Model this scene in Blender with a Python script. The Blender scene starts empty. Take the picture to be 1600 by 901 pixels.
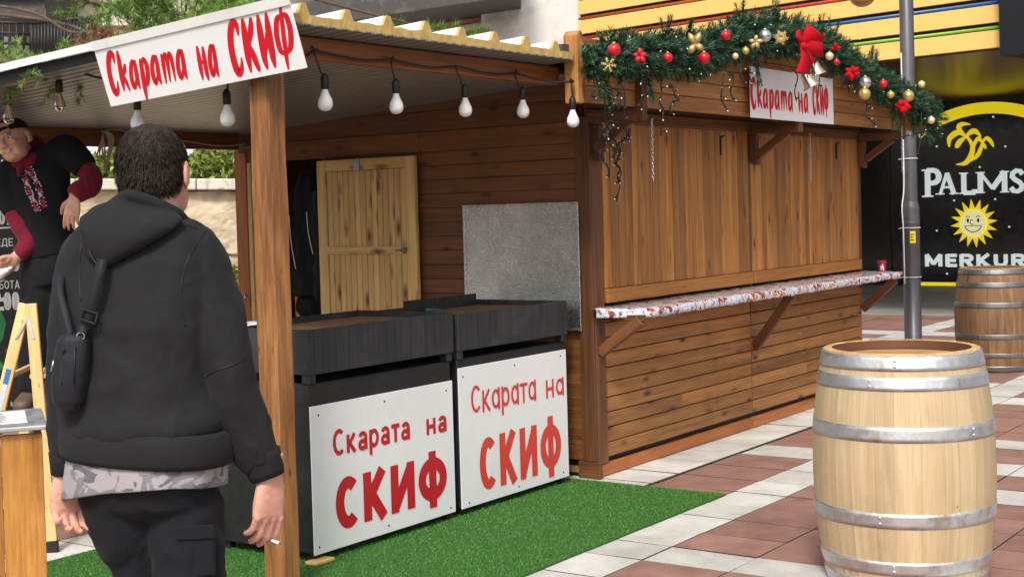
import bpy, bmesh, math, random
from mathutils import Vector, Matrix, noise
random.seed(7)
sc = bpy.context.scene
COL = sc.collection
rad = math.radians
# ------------------------------------------------------------------ camera
CAM = Vector((-6.92187, -4.3056, 1.565)); YAW, PITCH, ROLL, FPX, SY = 0.61284, 0.02598, -0.02857, 2200.0, -63.38
_f = Vector((math.cos(YAW)*math.cos(PITCH), math.sin(YAW)*math.cos(PITCH), -math.sin(PITCH)))
_r = Vector((math.sin(YAW), -math.cos(YAW), 0)); _u = _r.cross(_f)
RT = _r*math.cos(ROLL) + _u*math.sin(ROLL); UP = -_r*math.sin(ROLL) + _u*math.cos(ROLL); FW = _f
cd = bpy.data.cameras.new('camera'); cam = bpy.data.objects.new('camera', cd); COL.objects.link(cam)
cam.matrix_world = Matrix(((RT.x, UP.x, -FW.x, CAM.x), (RT.y, UP.y, -FW.y, CAM.y), (RT.z, UP.z, -FW.z, CAM.z), (0, 0, 0, 1)))
cd.sensor_width = 36; cd.lens = FPX/1600*36; cd.shift_y = SY/1600; cd.clip_end = 500; cd.clip_start = .1
sc.camera = cam
# ------------------------------------------------------------------ light
SUN_AZ, SUN_EL = rad(205), rad(48)          # direction TO the sun, azimuth from +X
w = bpy.data.worlds.new('World'); sc.world = w; w.use_nodes = True
nt = w.node_tree; bg = nt.nodes['Background']
sky = nt.nodes.new('ShaderNodeTexSky'); sky.sky_type = 'NISHITA'; sky.sun_disc = False
sky.sun_elevation = SUN_EL; sky.sun_rotation = rad(90) - SUN_AZ; sky.dust_density = 4; sky.air_density = 1.0; sky.ozone_density = .6
hs = nt.nodes.new('ShaderNodeHueSaturation'); hs.inputs['Saturation'].default_value = .28
nt.links.new(sky.outputs[0], hs.inputs['Color']); nt.links.new(hs.outputs[0], bg.inputs[0]); bg.inputs[1].default_value = .13
sl = bpy.data.lights.new('sun', 'SUN'); sl.energy = 1.8; sl.angle = rad(10); sl.color = (1, .95, .87)
so = bpy.data.objects.new('sun', sl); COL.objects.link(so)
sd = Vector((math.cos(SUN_AZ)*math.cos(SUN_EL), math.sin(SUN_AZ)*math.cos(SUN_EL), math.sin(SUN_EL)))
so.rotation_euler = sd.to_track_quat('Z', 'Y').to_euler(); so.location = (0, 0, 20)
sc.view_settings.view_transform = 'Standard'; sc.view_settings.look = 'None'; sc.view_settings.exposure = 0.5; sc.view_settings.gamma = 1
sc.view_settings.use_curve_mapping = False
sc.cycles.max_bounces = 8; sc.cycles.use_denoising = True

def ray(u, v): return FW + RT*((u-800)/FPX) - UP*((v-450.5-SY)/FPX)
def at(u, v, ax, val):                       # measured photo point on a known plane of the scene
    d = ray(u, v); i = 'XYZ'.index(ax); return CAM + d*((val-CAM[i])/d[i])
def dp(u, v, depth): return CAM + ray(u, v)*depth
RH = Vector((math.sin(YAW), -math.cos(YAW), 0)); FH = Vector((math.cos(YAW), math.sin(YAW), 0)); ZZ = Vector((0, 0, 1))

# ------------------------------------------------------------------ materials
def S(r, g, b):
    f = lambda c: (c/255/12.92) if c/255 <= .04045 else ((c/255+.055)/1.055)**2.4
    return (f(r), f(g), f(b), 1)
class NT:
    def __init__(s, name):
        s.m = bpy.data.materials.new(name); s.m.use_nodes = True; s.t = s.m.node_tree; s.p = s.t.nodes['Principled BSDF']
    def n(s, typ, **kw):
        nd = s.t.nodes.new('ShaderNode'+typ)
        for k, v in kw.items():
            if k[0] == '_': nd.inputs[k[1:].replace('_', ' ')].default_value = v
            else: setattr(nd, k, v)
        return nd
    def l(s, a, b): s.t.links.new(a, b)
    def vec(s, src, sc_):
        v = s.n('VectorMath', operation='MULTIPLY'); s.l(src, v.inputs[0]); v.inputs[1].default_value = sc_; return v.outputs[0]
    def noise(s, vec, scale=1, detail=4, rough=.6, dist=0):
        nd = s.n('TexNoise', _Scale=scale, _Detail=detail, _Roughness=rough, _Distortion=dist); s.l(vec, nd.inputs['Vector']); return nd.outputs[0]
    def rng(s, v, a, b, c=0, d=1):
        m = s.n('MapRange'); s.l(v, m.inputs[0])
        for i, q in enumerate((a, b, c, d)): m.inputs[i+1].default_value = q
        return m.outputs[0]
    def mix(s, f, a, b, mode='MIX'):
        m = s.n('Mix', data_type='RGBA', blend_type=mode)
        for i, q in ((0, f), (6, a), (7, b)):
            if hasattr(q, 'links'): s.l(q, m.inputs[i])
            else: m.inputs[i].default_value = q
        return m.outputs[2]
    def math(s, op, a, b=0):
        m = s.n('Math', operation=op)
        for i, q in enumerate((a, b)):
            if hasattr(q, 'links'): s.l(q, m.inputs[i])
            else: m.inputs[i].default_value = q
        return m.outputs[0]
    def bump(s, h, st=.3, dist=.01):
        b = s.n('Bump', _Strength=st, _Distance=dist); s.l(h, b.inputs['Height']); s.l(b.outputs[0], s.p.inputs['Normal']); return b
    def set(s, **kw):
        for k, v in kw.items():
            i = s.p.inputs[k.replace('_', ' ')]
            if hasattr(v, 'links'): s.l(v, i)
            else: i.default_value = v
        return s.m
    @property
    def obj(s): return s.n('TexCoord').outputs['Object']
    @property
    def gc(s): return s.n('Attribute', attribute_name='gc').outputs['Vector']
    @property
    def rnd(s): return s.n('Attribute', attribute_name='rnd').outputs['Fac']

def wood(name, dark, light, knot=None, var=(.78, 1.2), rough=.55, knots=.07, stain=.35, stain_col=None, grain=1., bump=.25, lo=.5):
    t = NT(name); g = t.gc
    n1 = t.noise(t.vec(g, (1.1, 22*grain, 22*grain)), 1, 6, .62, .8)
    n2 = t.noise(t.vec(g, (5, 150*grain, 150*grain)), 1, 4, .6)
    n3 = t.noise(t.vec(g, (.5, 4, 4)), 1, 3, .5)
    f = t.math('ADD', t.math('MULTIPLY', n1, .6), t.math('MULTIPLY', n2, .4))
    c = t.mix(t.rng(f, .36, .64), dark, light)
    v = t.math('MULTIPLY', t.rng(t.rnd, 0, 1, *var), t.rng(n3, .3, .7, .88, 1.12))
    cb = t.n('CombineColor'); [t.l(v, cb.inputs[i]) for i in range(3)]
    c = t.mix(1., c, cb.outputs[0], 'MULTIPLY')
    if stain:
        o = t.obj; s1 = t.noise(o, 2.3, 5, .65); s2 = t.noise(t.vec(o, (6, 6, 1.2)), 1, 4)
        sm = t.math('MULTIPLY', t.rng(s1, lo, lo+.22), t.rng(s2, .4, .7))
        c = t.mix(t.math('MULTIPLY', sm, stain), c, stain_col or (dark[0]*.3, dark[1]*.3, dark[2]*.3, 1))
    if knot:
        vo = t.n('TexVoronoi', _Scale=1.); t.l(t.vec(g, (3.4, 10, 10)), vo.inputs['Vector'])
        k = t.rng(vo.outputs['Distance'], knots*.35, knots*1.6, 1, 0)
        c = t.mix(k, c, knot)
    t.bump(f, bump, .004)
    return t.set(Base_Color=c, Roughness=t.rng(n2, .2, .8, rough-.1, rough+.12))

def plain(name, col, rough=.5, metal=0, var=.12, scale=8, bump=0, bscale=60, spec=.5, dirt=None, dirt_amt=.3, dscale=3., sheen=0):
    t = NT(name); o = t.obj
    n = t.noise(o, scale, 5, .6)
    c = t.mix(t.rng(n, .3, .7), tuple(x*(1-var) for x in col[:3])+(1,), tuple(min(1, x*(1+var)) for x in col[:3])+(1,))
    if dirt:
        d = t.rng(t.noise(o, dscale, 6, .7, .4), .52, .75); c = t.mix(t.math('MULTIPLY', d, dirt_amt), c, dirt)
    if bump: t.bump(t.noise(o, bscale, 3), bump, .004)
    if sheen: t.set(Sheen_Weight=sheen, Sheen_Roughness=.4)
    return t.set(Base_Color=c, Roughness=t.rng(n, .3, .7, max(0.02, rough-.06), min(1, rough+.06)), Metallic=metal, Specular_IOR_Level=spec)

M = {}
KN = S(70, 38, 16)
M['hut'] = wood('hut_stained_wood', S(136, 86, 40), S(196, 136, 72), KN, rough=.5, knots=.14, var=(.68, 1.18), stain=.5)
M['hutlow'] = wood('hut_lower_wood', S(130, 82, 40), S(184, 130, 72), S(64, 36, 15), rough=.55, knots=.15, stain=.5)
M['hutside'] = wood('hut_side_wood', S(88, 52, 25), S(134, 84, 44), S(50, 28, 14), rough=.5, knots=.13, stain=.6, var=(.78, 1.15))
M['trim'] = wood('trim_dark_wood', S(72, 42, 20), S(124, 78, 42), S(50, 26, 12), rough=.55, stain=.6)
M['rail'] = wood('rail_honey_wood', S(160, 100, 42), S(200, 138, 70), KN, rough=.5, knots=.05)
M['plinth'] = wood('plinth_wood', S(150, 82, 36), S(196, 120, 62), S(90, 50, 24), rough=.5, stain=.15)
M['post'] = wood('post_varnished_wood', S(112, 68, 32), S(192, 134, 80), S(58, 30, 14), rough=.42, knots=.06, stain=.75, grain=.55, bump=.9)
M['beam'] = wood('beam_wood', S(104, 58, 24), S(150, 92, 46), S(64, 32, 14), rough=.55, stain=.4)
M['pine'] = wood('raw_pine_wood', S(205, 160, 92), S(236, 202, 140), S(112, 66, 28), rough=.5, knots=.17, stain=.12, grain=.8, var=(.86, 1.1))
M['pinein'] = wood('inner_pine_wood', S(176, 132, 76), S(214, 174, 112), S(110, 66, 28), rough=.55, knots=.09, stain=.3)
M['fasc'] = wood('fascia_wood', S(138, 88, 42), S(194, 138, 78), S(70, 40, 18), rough=.5, knots=.14, stain=.55)
M['counter'] = wood('counter_wood', S(134, 84, 32), S(196, 140, 68), S(80, 44, 14), rough=.35, knots=.05, lo=.4, stain=.9, stain_col=S(70, 40, 16), grain=.6)
M['ladder'] = wood('ladder_wood', S(205, 160, 100), S(232, 196, 140), S(150, 100, 52), rough=.45, knots=.03, stain=.1)
M['oak'] = wood('barrel_new_oak', S(172, 148, 112), S(200, 178, 142), S(120, 88, 52), rough=.6, knots=.022, stain=.7, stain_col=S(122, 92, 56), grain=1.3, var=(.93, 1.05), bump=.15, lo=.52)
M['oakold'] = wood('barrel_old_oak', S(96, 68, 44), S(150, 112, 76), S(60, 40, 24), rough=.6, knots=.04, stain=.9, stain_col=S(52, 36, 24), grain=.9, var=(.62, 1.15))
M['oakend'] = wood('barrel_head_oak', S(150, 106, 62), S(205, 164, 108), S(90, 58, 30), rough=.6, stain=.7, stain_col=S(96, 58, 28))
M['white'] = plain('white_board', S(232, 232, 232), .38, var=.02, dirt=S(196, 194, 188), dirt_amt=.25, scale=3)
M['whitemetal'] = plain('white_sheet_metal', S(228, 228, 224), .35, var=.04, dirt=S(170, 168, 160), dirt_amt=.5)
M['red'] = plain('sign_red', S(205, 16, 34), .4, var=.04)
M['dred'] = plain('sign_deep_red', S(190, 22, 36), .4, var=.03)
M['ored'] = plain('sign_orange_red', S(214, 62, 48), .4, var=.03)
M['black'] = plain('black_plastic', S(24, 24, 25), .45, var=.2)
M['wire'] = plain('black_rubber_wire', S(18, 18, 18), .5, var=.1)
M['foam'] = plain('yellow_panel_foam', S(196, 166, 98), .85, var=.16, scale=30, bump=.6, bscale=40, dirt=S(140, 104, 54), dirt_amt=.8, dscale=6)
M['turfbase'] = plain('turf_backing', S(44, 88, 30), .9, var=.3, scale=60)
M['chrome'] = plain('bright_steel', S(200, 200, 200), .25, 1, var=.05)
M['skin'] = None

def m_ceiling():
    t = NT('grey_ceiling_panel'); o = t.obj
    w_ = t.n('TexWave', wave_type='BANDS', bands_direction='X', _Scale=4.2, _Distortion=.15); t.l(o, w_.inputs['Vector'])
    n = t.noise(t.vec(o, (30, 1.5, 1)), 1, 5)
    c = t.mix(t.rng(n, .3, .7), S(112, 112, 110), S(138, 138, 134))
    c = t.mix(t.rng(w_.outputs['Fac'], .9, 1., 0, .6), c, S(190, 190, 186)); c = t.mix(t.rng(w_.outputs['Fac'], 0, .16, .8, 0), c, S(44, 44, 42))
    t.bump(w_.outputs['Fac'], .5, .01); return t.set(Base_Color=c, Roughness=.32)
M['ceil'] = m_ceiling()
def m_galv(name, base, r0=.3, r1=.55, sc_=90, bump=.25, metal=1, stain=None):
    t = NT(name); o = t.obj
    v = t.n('TexVoronoi', _Scale=sc_); t.l(o, v.inputs['Vector'])
    n = t.noise(o, 7, 6, .7, .5)
    c = t.mix(t.rng(n, .3, .7), tuple(x*.72 for x in base[:3])+(1,), base)
    if stain:
        s_ = t.math('MULTIPLY', t.rng(t.noise(t.vec(o, (9, 9, 5)), 1, 5, .7), .56, .72), .7); c = t.mix(s_, c, stain)
    t.bump(t.math('ADD', t.math('MULTIPLY', v.outputs['Distance'], 1.), t.math('MULTIPLY', n, .6)), bump, .004)
    return t.set(Base_Color=c, Roughness=t.rng(v.outputs['Color'], 0, 1, r0, r1), Metallic=metal)
M['galv'] = m_galv('embossed_galvanised_sheet', S(214, 214, 210), .22, .4, 150, .6)
M['hoop'] = m_galv('galvanised_hoop', S(222, 224, 226), .42, .6, 40, .12, stain=S(150, 120, 70))
M['hoopold'] = m_galv('old_hoop', S(150, 150, 150), .45, .6, 40, .12, stain=S(110, 84, 60))
def m_grill():
    t = NT('black_grill_steel'); o = t.obj
    n = t.noise(t.vec(o, (70, 70, 1.4)), 1, 5, .6); n2 = t.noise(o, 4, 6, .7, .6)
    c = t.mix(t.rng(n, .4, .75), S(44, 45, 48), S(64, 66, 69)); c = t.mix(t.math('MULTIPLY', t.rng(n2, .5, .75), .5), c, S(92, 90, 86))
    t.bump(n, .15, .003); return t.set(Base_Color=c, Roughness=t.rng(n2, .3, .7, .38, .6), Metallic=.35)
M['grill'] = m_grill()
M['soot'] = plain('sooty_cabinet', S(22, 23, 25), .55, var=.35, scale=14, dirt=S(60, 60, 62), dirt_amt=.5, bump=.1)
def m_fabric(name, col, sc_=420, bump=.25, var=.16, rough=.9, sheen=.25):
    t = NT(name); o = t.obj
    n = t.noise(o, 9, 5, .6); f = t.noise(o, sc_, 2, .5)
    c = t.mix(t.rng(n, .3, .7), tuple(x*(1-var) for x in col[:3])+(1,), tuple(x*(1+var) for x in col[:3])+(1,))
    c = t.mix(t.math('MULTIPLY', t.rng(f, .35, .65), .3), c, tuple(min(1, x*1.7) for x in col[:3])+(1,))
    t.bump(f, bump, .002); return t.set(Base_Color=c, Roughness=rough, Sheen_Weight=sheen, Sheen_Roughness=.5, Specular_IOR_Level=.2)
M['hoodie'] = m_fabric('charcoal_cotton', S(33, 33, 35), sheen=.03)
M['trouser'] = m_fabric('black_twill', S(25, 26, 30), 600, .2, sheen=.02)
M['tee'] = m_fabric('black_tee', S(22, 22, 25), sheen=.03)
M['maroon'] = m_fabric('maroon_cotton', S(104, 22, 40), sheen=.08)
M['nylon'] = m_fabric('black_nylon', S(30, 31, 36), 700, .2, rough=.55, sheen=.05)
M['jacket'] = m_fabric('navy_black_jacket', S(15, 16, 22), 500, .2, rough=.7, sheen=.03)
M['cord'] = m_fabric('beige_rope', S(170, 158, 138), 500)
def m_camo():
    t = NT('grey_camouflage_jersey'); o = t.obj
    a = t.noise(o, 13, 2, .5, 1.2); b = t.noise(t.vec(o, (1.3, 1.3, 2.1)), 11, 2, .5, 1.)
    c = t.mix(t.rng(a, .5, .53), S(150, 146, 148), S(112, 108, 114)); c = t.mix(t.rng(b, .57, .6), c, S(84, 82, 88))
    f = t.noise(t.vec(o, (30, 30, 300)), 3, 2); c = t.mix(t.math('MULTIPLY', t.rng(f, .45, .7), .3), c, S(184, 180, 182))
    t.bump(f, .15, .002); return t.set(Base_Color=c, Roughness=.9)
M['camo'] = m_camo()
def m_skin(name, c0, c1):
    t = NT(name); o = t.obj
    n = t.noise(o, 28, 5, .6); n2 = t.noise(o, 300, 2)
    c = t.mix(t.rng(n, .35, .65), c0, c1); t.bump(n2, .12, .001)
    return t.set(Base_Color=c, Roughness=.5, Subsurface_Weight=.12, Subsurface_Radius=(.02, .008, .004), Specular_IOR_Level=.35)
M['skin'] = m_skin('skin', S(196, 140, 120), S(216, 166, 146))
M['hair'] = plain('dark_brown_hair', S(36, 30, 27), .5, var=.35, scale=60, bump=.5, bscale=220)
M['lip'] = plain('lip', S(170, 100, 92), .45)

# ------------------------------------------------------------------ mesh helpers
class MB:
    def __init__(s): s.v = []; s.f = []; s.gc = []; s.r = []; s.mi = []; s.sm = []
    def add(s, verts, faces, gcs=None, rnd=None, mi=0, smooth=False):
        b = len(s.v); rv = random.random() if rnd is None else rnd
        s.v += [Vector(p) for p in verts]
        off = Vector((random.random()*50, random.random()*50, random.random()*50))
        s.gc += [Vector(g)+off for g in gcs] if gcs else [Vector(p)+off for p in verts]
        for f in faces: s.f.append(tuple(i+b for i in f)); s.r.append(rv); s.mi.append(mi); s.sm.append(smooth)
        return s
    def obox(s, c, ax, ay, az, grain=0, mi=0, rnd=None):      # centre and three half-extent vectors
        c, A = Vector(c), [Vector(ax), Vector(ay), Vector(az)]
        ls = [a.length for a in A]; vs = []; g = []
        for i in (-1, 1):
            for j in (-1, 1):
                for k in (-1, 1):
                    vs.append(c+A[0]*i+A[1]*j+A[2]*k); e = (i*ls[0], j*ls[1], k*ls[2])
                    g.append((e[grain], e[(grain+1) % 3], e[(grain+2) % 3]))
        F = [(0, 1, 3, 2), (4, 6, 7, 5), (0, 4, 5, 1), (2, 3, 7, 6), (0, 2, 6, 4), (1, 5, 7, 3)]
        n = A[0].cross(A[1]).dot(A[2])
        if n < 0: F = [f[::-1] for f in F]
        return s.add(vs, F, g, rnd, mi)
    def box(s, x0, x1, y0, y1, z0, z1, grain=0, mi=0, rnd=None):
        return s.obox(((x0+x1)/2, (y0+y1)/2, (z0+z1)/2), ((x1-x0)/2, 0, 0), (0, (y1-y0)/2, 0), (0, 0, (z1-z0)/2), grain, mi, rnd)
    def beam(s, a, b, wv, hv, mi=0, rnd=None):                  # from a to b with half width / half height vectors
        a, b = Vector(a), Vector(b); return s.obox((a+b)/2, (b-a)/2, wv, hv, 0, mi, rnd)
    def prism(s, pts, ext, grain=0, mi=0, rnd=None):            # polygon extruded by vector ext
        n = len(pts); P = [Vector(p) for p in pts]; e = Vector(ext); vs = P+[p+e for p in P]
        nrm = Vector((0, 0, 0))
        for i in range(n): nrm += P[i].cross(P[(i+1) % n])
        F = [tuple(range(n)), tuple(range(2*n-1, n-1, -1))]+[(i, i+n, (i+1) % n+n, (i+1) % n) for i in range(n)]
        if nrm.dot(e) > 0: F = [f[::-1] for f in F]
        g = [(p[grain], p[(grain+1) % 3], p[(grain+2) % 3]) for p in vs]
        return s.add(vs, F, g, rnd, mi)
    def tube(s, pts, r, seg=8, mi=0, cap=True, smooth=True, flat=1., upv=None):
        P = [Vector(p) for p in pts]; n = len(P); R = r if isinstance(r, (list, tuple)) else [r]*n
        t0 = (P[1]-P[0]).normalized(); up = Vector(upv) if upv else (ZZ if abs(t0.z) < .9 else Vector((1, 0, 0)))
        vs = []; g = []; L = 0
        for i in range(n):
            t = (P[min(i+1, n-1)]-P[max(i-1, 0)]).normalized()
            sd_ = t.cross(up)
            if sd_.length < 1e-4: sd_ = t.cross(Vector((.3, .8, .1)))
            sd_.normalize(); up = sd_.cross(t).normalized()
            if i: L += (P[i]-P[i-1]).length
            for k in range(seg):
                a = 2*math.pi*k/seg; vs.append(P[i]+sd_*(math.cos(a)*R[i])+up*(math.sin(a)*R[i]*flat)); g.append((L, math.cos(a)*R[i], math.sin(a)*R[i]))
        F = [(i*seg+k, i*seg+(k+1) % seg, (i+1)*seg+(k+1) % seg, (i+1)*seg+k) for i in range(n-1) for k in range(seg)]
        if cap: F += [tuple(range(seg))[::-1], tuple((n-1)*seg+k for k in range(seg))]
        return s.add(vs, F, g, None, mi, smooth)
    def lathe(s, prof, c=(0, 0, 0), seg=24, mi=0, axis=None, smooth=True, mis=None):   # prof: (r, z)
        c = Vector(c); az = Vector(axis).normalized() if axis else ZZ
        ax = az.orthogonal().normalized() if axis else Vector((1, 0, 0)); ay = az.cross(ax)
        vs = []; g = []
        for r, z in prof:
            for k in range(seg):
                a = 2*math.pi*k/seg; vs.append(c+az*z+ax*(math.cos(a)*r)+ay*(math.sin(a)*r)); g.append((z, a*r, 0))
        b = len(s.f); n = len(prof)
        F = [(i*seg+k, i*seg+(k+1) % seg, (i+1)*seg+(k+1) % seg, (i+1)*seg+k) for i in range(n-1) for k in range(seg)]
        s.add(vs, F, g, None, mi, smooth)
        if mis:
            for i in range(n-1):
                for k in range(seg): s.mi[b+i*seg+k] = mis[i]
        return s
    def sphere(s, c, r, seg=16, mi=0, sx=1, sy=1, sz=1):
        b = len(s.v); s.lathe([(r*max(1e-4, math.sin(math.pi*i/(seg//2))), -r*math.cos(math.pi*i/(seg//2))) for i in range(seg//2+1)], (0, 0, 0), seg, mi)
        for i in range(b, len(s.v)): v = s.v[i]; s.v[i] = Vector((v.x*sx, v.y*sy, v.z*sz))+Vector(c)
        return s
    def build(s, name, mats, parent=None, bevel=0, bseg=1, tags=None):
        me = bpy.data.meshes.new(name); me.from_pydata(s.v, [], s.f); me.update()
        a = me.attributes.new('gc', 'FLOAT_VECTOR', 'POINT'); a.data.foreach_set('vector', [x for g in s.gc for x in g])
        a = me.attributes.new('rnd', 'FLOAT', 'FACE'); a.data.foreach_set('value', s.r)
        for m in (mats if isinstance(mats, (list, tuple)) else [mats]): me.materials.append(M[m] if isinstance(m, str) else m)
        me.polygons.foreach_set('material_index', s.mi); me.polygons.foreach_set('use_smooth', s.sm)
        return link(name, me, parent, bevel, bseg)
def link(name, me, parent=None, bevel=0, bseg=1):
    o = bpy.data.objects.new(name, me); COL.objects.link(o)
    if parent:
        o.parent = parent
        if parent.type == 'EMPTY' or parent.parent: o.matrix_parent_inverse = root_mw(parent).inverted()
    if bevel:
        b = o.modifiers.new('bevel', 'BEVEL'); b.width = bevel; b.segments = bseg; b.limit_method = 'ANGLE'; b.angle_limit = rad(40)
        b.use_clamp_overlap = True
    return o
def root_mw(o):
    m = Matrix.Translation(o.location) @ o.rotation_euler.to_matrix().to_4x4()
    return (root_mw(o.parent) @ o.matrix_parent_inverse @ m) if o.parent else m
def tag(o, label=None, cat=None, group=None, kind=None):
    if label: o['label'] = label
    if cat: o['category'] = cat
    if group: o['group'] = group
    if kind: o['kind'] = kind
    return o
def thing(name, label, cat, loc=(0, 0, 0), group=None):
    o = bpy.data.objects.new(name, None); COL.objects.link(o); o.location = loc; o.empty_display_size = .1
    return tag(o, label, cat, group)
def copy_tree(o, parent=None, mv=None):
    c = o.copy(); COL.objects.link(c)
    if parent: c.parent = parent
    if mv is not None: c.location = o.location+Vector(mv)
    for ch in list(o.children): copy_tree(ch, c)
    return c
def cr(pts, n=6):                                                # Catmull-Rom through points (tuples of any length)
    out = []; m = len(pts)
    for i in range(m-1):
        p0, p1, p2, p3 = pts[max(i-1, 0)], pts[i], pts[i+1], pts[min(i+2, m-1)]
        for k in range(n):
            t = k/n
            out.append(tuple(.5*(2*b+(c-a)*t+(2*a-5*b+4*c-d)*t*t+(3*b-a-3*c+d)*t**3) for a, b, c, d in zip(p0, p1, p2, p3)))
    out.append(tuple(pts[-1])); return out
def loft(sections, seg=28, cap=True):                            # sections: (centre, half-width vec, half-depth vec, exponent)
    vs = []
    for c, a, b, e in sections:
        for k in range(seg):
            t = 2*math.pi*k/seg; x, y = math.cos(t), math.sin(t)
            x = math.copysign(abs(x)**(2/e), x); y = math.copysign(abs(y)**(2/e), y); vs.append(Vector(c)+Vector(a)*x+Vector(b)*y)
    n = len(sections)
    F = [(i*seg+k, i*seg+(k+1) % seg, (i+1)*seg+(k+1) % seg, (i+1)*seg+k) for i in range(n-1) for k in range(seg)]
    if cap: F += [tuple(range(seg))[::-1], tuple((n-1)*seg+k for k in range(seg))]
    return vs, F
def limb(pts, radii, seg=16, n=5):                               # smooth tapered limb; radii (r) or (rx, ry)
    q = cr([tuple(p)+((r, r) if not isinstance(r, tuple) else r) for p, r in zip(pts, radii)], n)
    m = MB(); P = [Vector(x[:3]) for x in q]
    # round ends
    m.tube(P, [x[3] for x in q], seg); return m.v, m.f
def ell(c, ax, ay, az, seg=20):
    m = MB().sphere((0, 0, 0), 1, seg); ax, ay, az = Vector(ax), Vector(ay), Vector(az)
    return [Vector(c)+ax*v.x+ay*v.y+az*v.z for v in m.v], m.f
def fuse(name, parts, voxel, smooth=4, disp=None, mats='skin', parent=None, matfn=None):
    vs = []; fs = []
    for v, f in parts:
        b = len(vs); vs += list(v); fs += [tuple(i+b for i in q) for q in f]
    me = bpy.data.meshes.new('tmp'); me.from_pydata(vs, [], fs); me.update()
    bm = bmesh.new(); bm.from_mesh(me); bmesh.ops.recalc_face_normals(bm, faces=bm.faces); bm.to_mesh(me); bm.free()
    o = bpy.data.objects.new('tmp', me); COL.objects.link(o)
    r = o.modifiers.new('r', 'REMESH'); r.mode = 'VOXEL'; r.voxel_size = voxel
    if smooth: s_ = o.modifiers.new('s', 'SMOOTH'); s_.iterations = smooth; s_.factor = .5
    dg = bpy.context.evaluated_depsgraph_get(); out = bpy.data.meshes.new_from_object(o.evaluated_get(dg))
    bpy.data.objects.remove(o); bpy.data.meshes.remove(me); out.name = name
    if disp:
        nr = [v.normal.copy() for v in out.vertices]
        for v, n in zip(out.vertices, nr): v.co = v.co+n*disp(v.co, n)
    out.materials.clear()
    for m in (mats if isinstance(mats, (list, tuple)) else [mats]): out.materials.append(M[m] if isinstance(m, str) else m)
    out.polygons.foreach_set('use_smooth', [True]*len(out.polygons))
    if matfn:
        for p in out.polygons: p.material_index = matfn(p.center)
    return link(name, out, parent)
# ================================================================== SETTING
def m_tile(name, c0, c1, dirt):
    t = NT(name); o = t.obj
    n = t.noise(o, 5, 6, .65, .3); n2 = t.noise(o, 140, 3)
    v = t.rng(t.rnd, 0, 1, .86, 1.12); cb = t.n('CombineColor'); [t.l(v, cb.inputs[i]) for i in range(3)]
    c = t.mix(1., t.mix(t.rng(n, .3, .7), c0, c1), cb.outputs[0], 'MULTIPLY')
    d = t.rng(t.noise(o, 2.1, 7, .7, .8), .5, .78); c = t.mix(t.math('MULTIPLY', d, .55), c, dirt)
    sp = t.n('TexVoronoi', _Scale=26.); t.l(o, sp.inputs['Vector']); c = t.mix(t.rng(sp.outputs['Distance'], .03, .07, .6, 0), c, dirt)
    c = t.mix(t.math('MULTIPLY', t.rng(n2, .4, .7), .22), c, dirt)
    t.bump(t.math('ADD', n2, n), .25, .003); return t.set(Base_Color=c, Roughness=t.rng(n, .3, .7, .42, .7))
M['tred'] = m_tile('red_paver', S(140, 104, 94), S(160, 122, 110), S(96, 74, 66))
M['twhite'] = m_tile('white_paver', S(196, 194, 188), S(216, 214, 208), S(132, 128, 120))
M['joint'] = plain('joint_soil', S(36, 32, 28), .95, var=.3, scale=30, bump=.3)
M['moss'] = plain('moss_joint', S(40, 46, 24), .95, var=.4, scale=40, bump=.6)
M['conc'] = plain('stained_concrete', S(236, 234, 228), .8, var=.06, scale=3, dirt=S(120, 116, 108), dirt_amt=.55, dscale=1.6, bump=.2, bscale=20)
M['ribconc'] = plain('ribbed_concrete', S(196, 184, 168), .8, var=.06, scale=3, dirt=S(150, 136, 118), dirt_amt=.5, dscale=1.2)
M['beige'] = plain('beige_panel', S(172, 152, 126), .5, var=.06, dirt=S(120, 104, 84), dirt_amt=.4)
M['darkslab'] = plain('dark_slab', S(62, 58, 56), .6, var=.2, scale=2, dirt=S(150, 146, 140), dirt_amt=.35, dscale=5)
M['iron'] = plain('dark_iron', S(44, 42, 44), .5, .4)
M['stone'] = plain('rough_limestone', S(206, 190, 160), .9, var=.14, scale=2.4, dirt=S(116, 104, 86), dirt_amt=.65, dscale=3.2, bump=1., bscale=9)
M['coping'] = plain('pale_coping', S(212, 206, 192), .85, var=.06, dirt=S(70, 66, 58), dirt_amt=.8, dscale=9, bump=.4, bscale=25)
M['yellow'] = plain('yellow_cladding', S(240, 196, 112), .45, var=.035, scale=1.2, dirt=S(206, 158, 84), dirt_amt=.25, dscale=.8)
M['yback'] = plain('cladding_gap', S(60, 38, 24), .7)
for k, c in (('pg', (120, 176, 40)), ('pb', (44, 96, 160)), ('pr', (190, 66, 48)), ('po', (200, 104, 52))): M[k] = plain('tube_'+k, S(*c), .3, var=.05)
M['gloss'] = plain('gloss_black', S(13, 14, 17), .12, var=.2)
M['clad'] = plain('black_cladding', S(20, 21, 24), .3, var=.2)
M['ysign'] = plain('sign_yellow', S(238, 214, 24), .4, var=.03)
M['wsign'] = plain('sign_pale', S(214, 224, 224), .4, var=.03)
M['pave2'] = plain('grey_forecourt', S(150, 146, 140), .6, var=.1, scale=2, dirt=S(100, 96, 90), dirt_amt=.6, dscale=1.1)
M['lash'] = plain('ink_black', S(16, 16, 16), .5)
M['moonface'] = plain('emblem_cream', S(232, 226, 170), .45, var=.03)
for k in ('ysign', 'wsign', 'moonface'):                         # emission added to brighten the sign under the overhang, assumed backlit
    p_ = M[k].node_tree.nodes['Principled BSDF']; l_ = p_.inputs['Base Color'].links[0].from_socket; M[k].node_tree.links.new(l_, p_.inputs['Emission Color']); p_.inputs['Emission Strength'].default_value = .45
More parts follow.
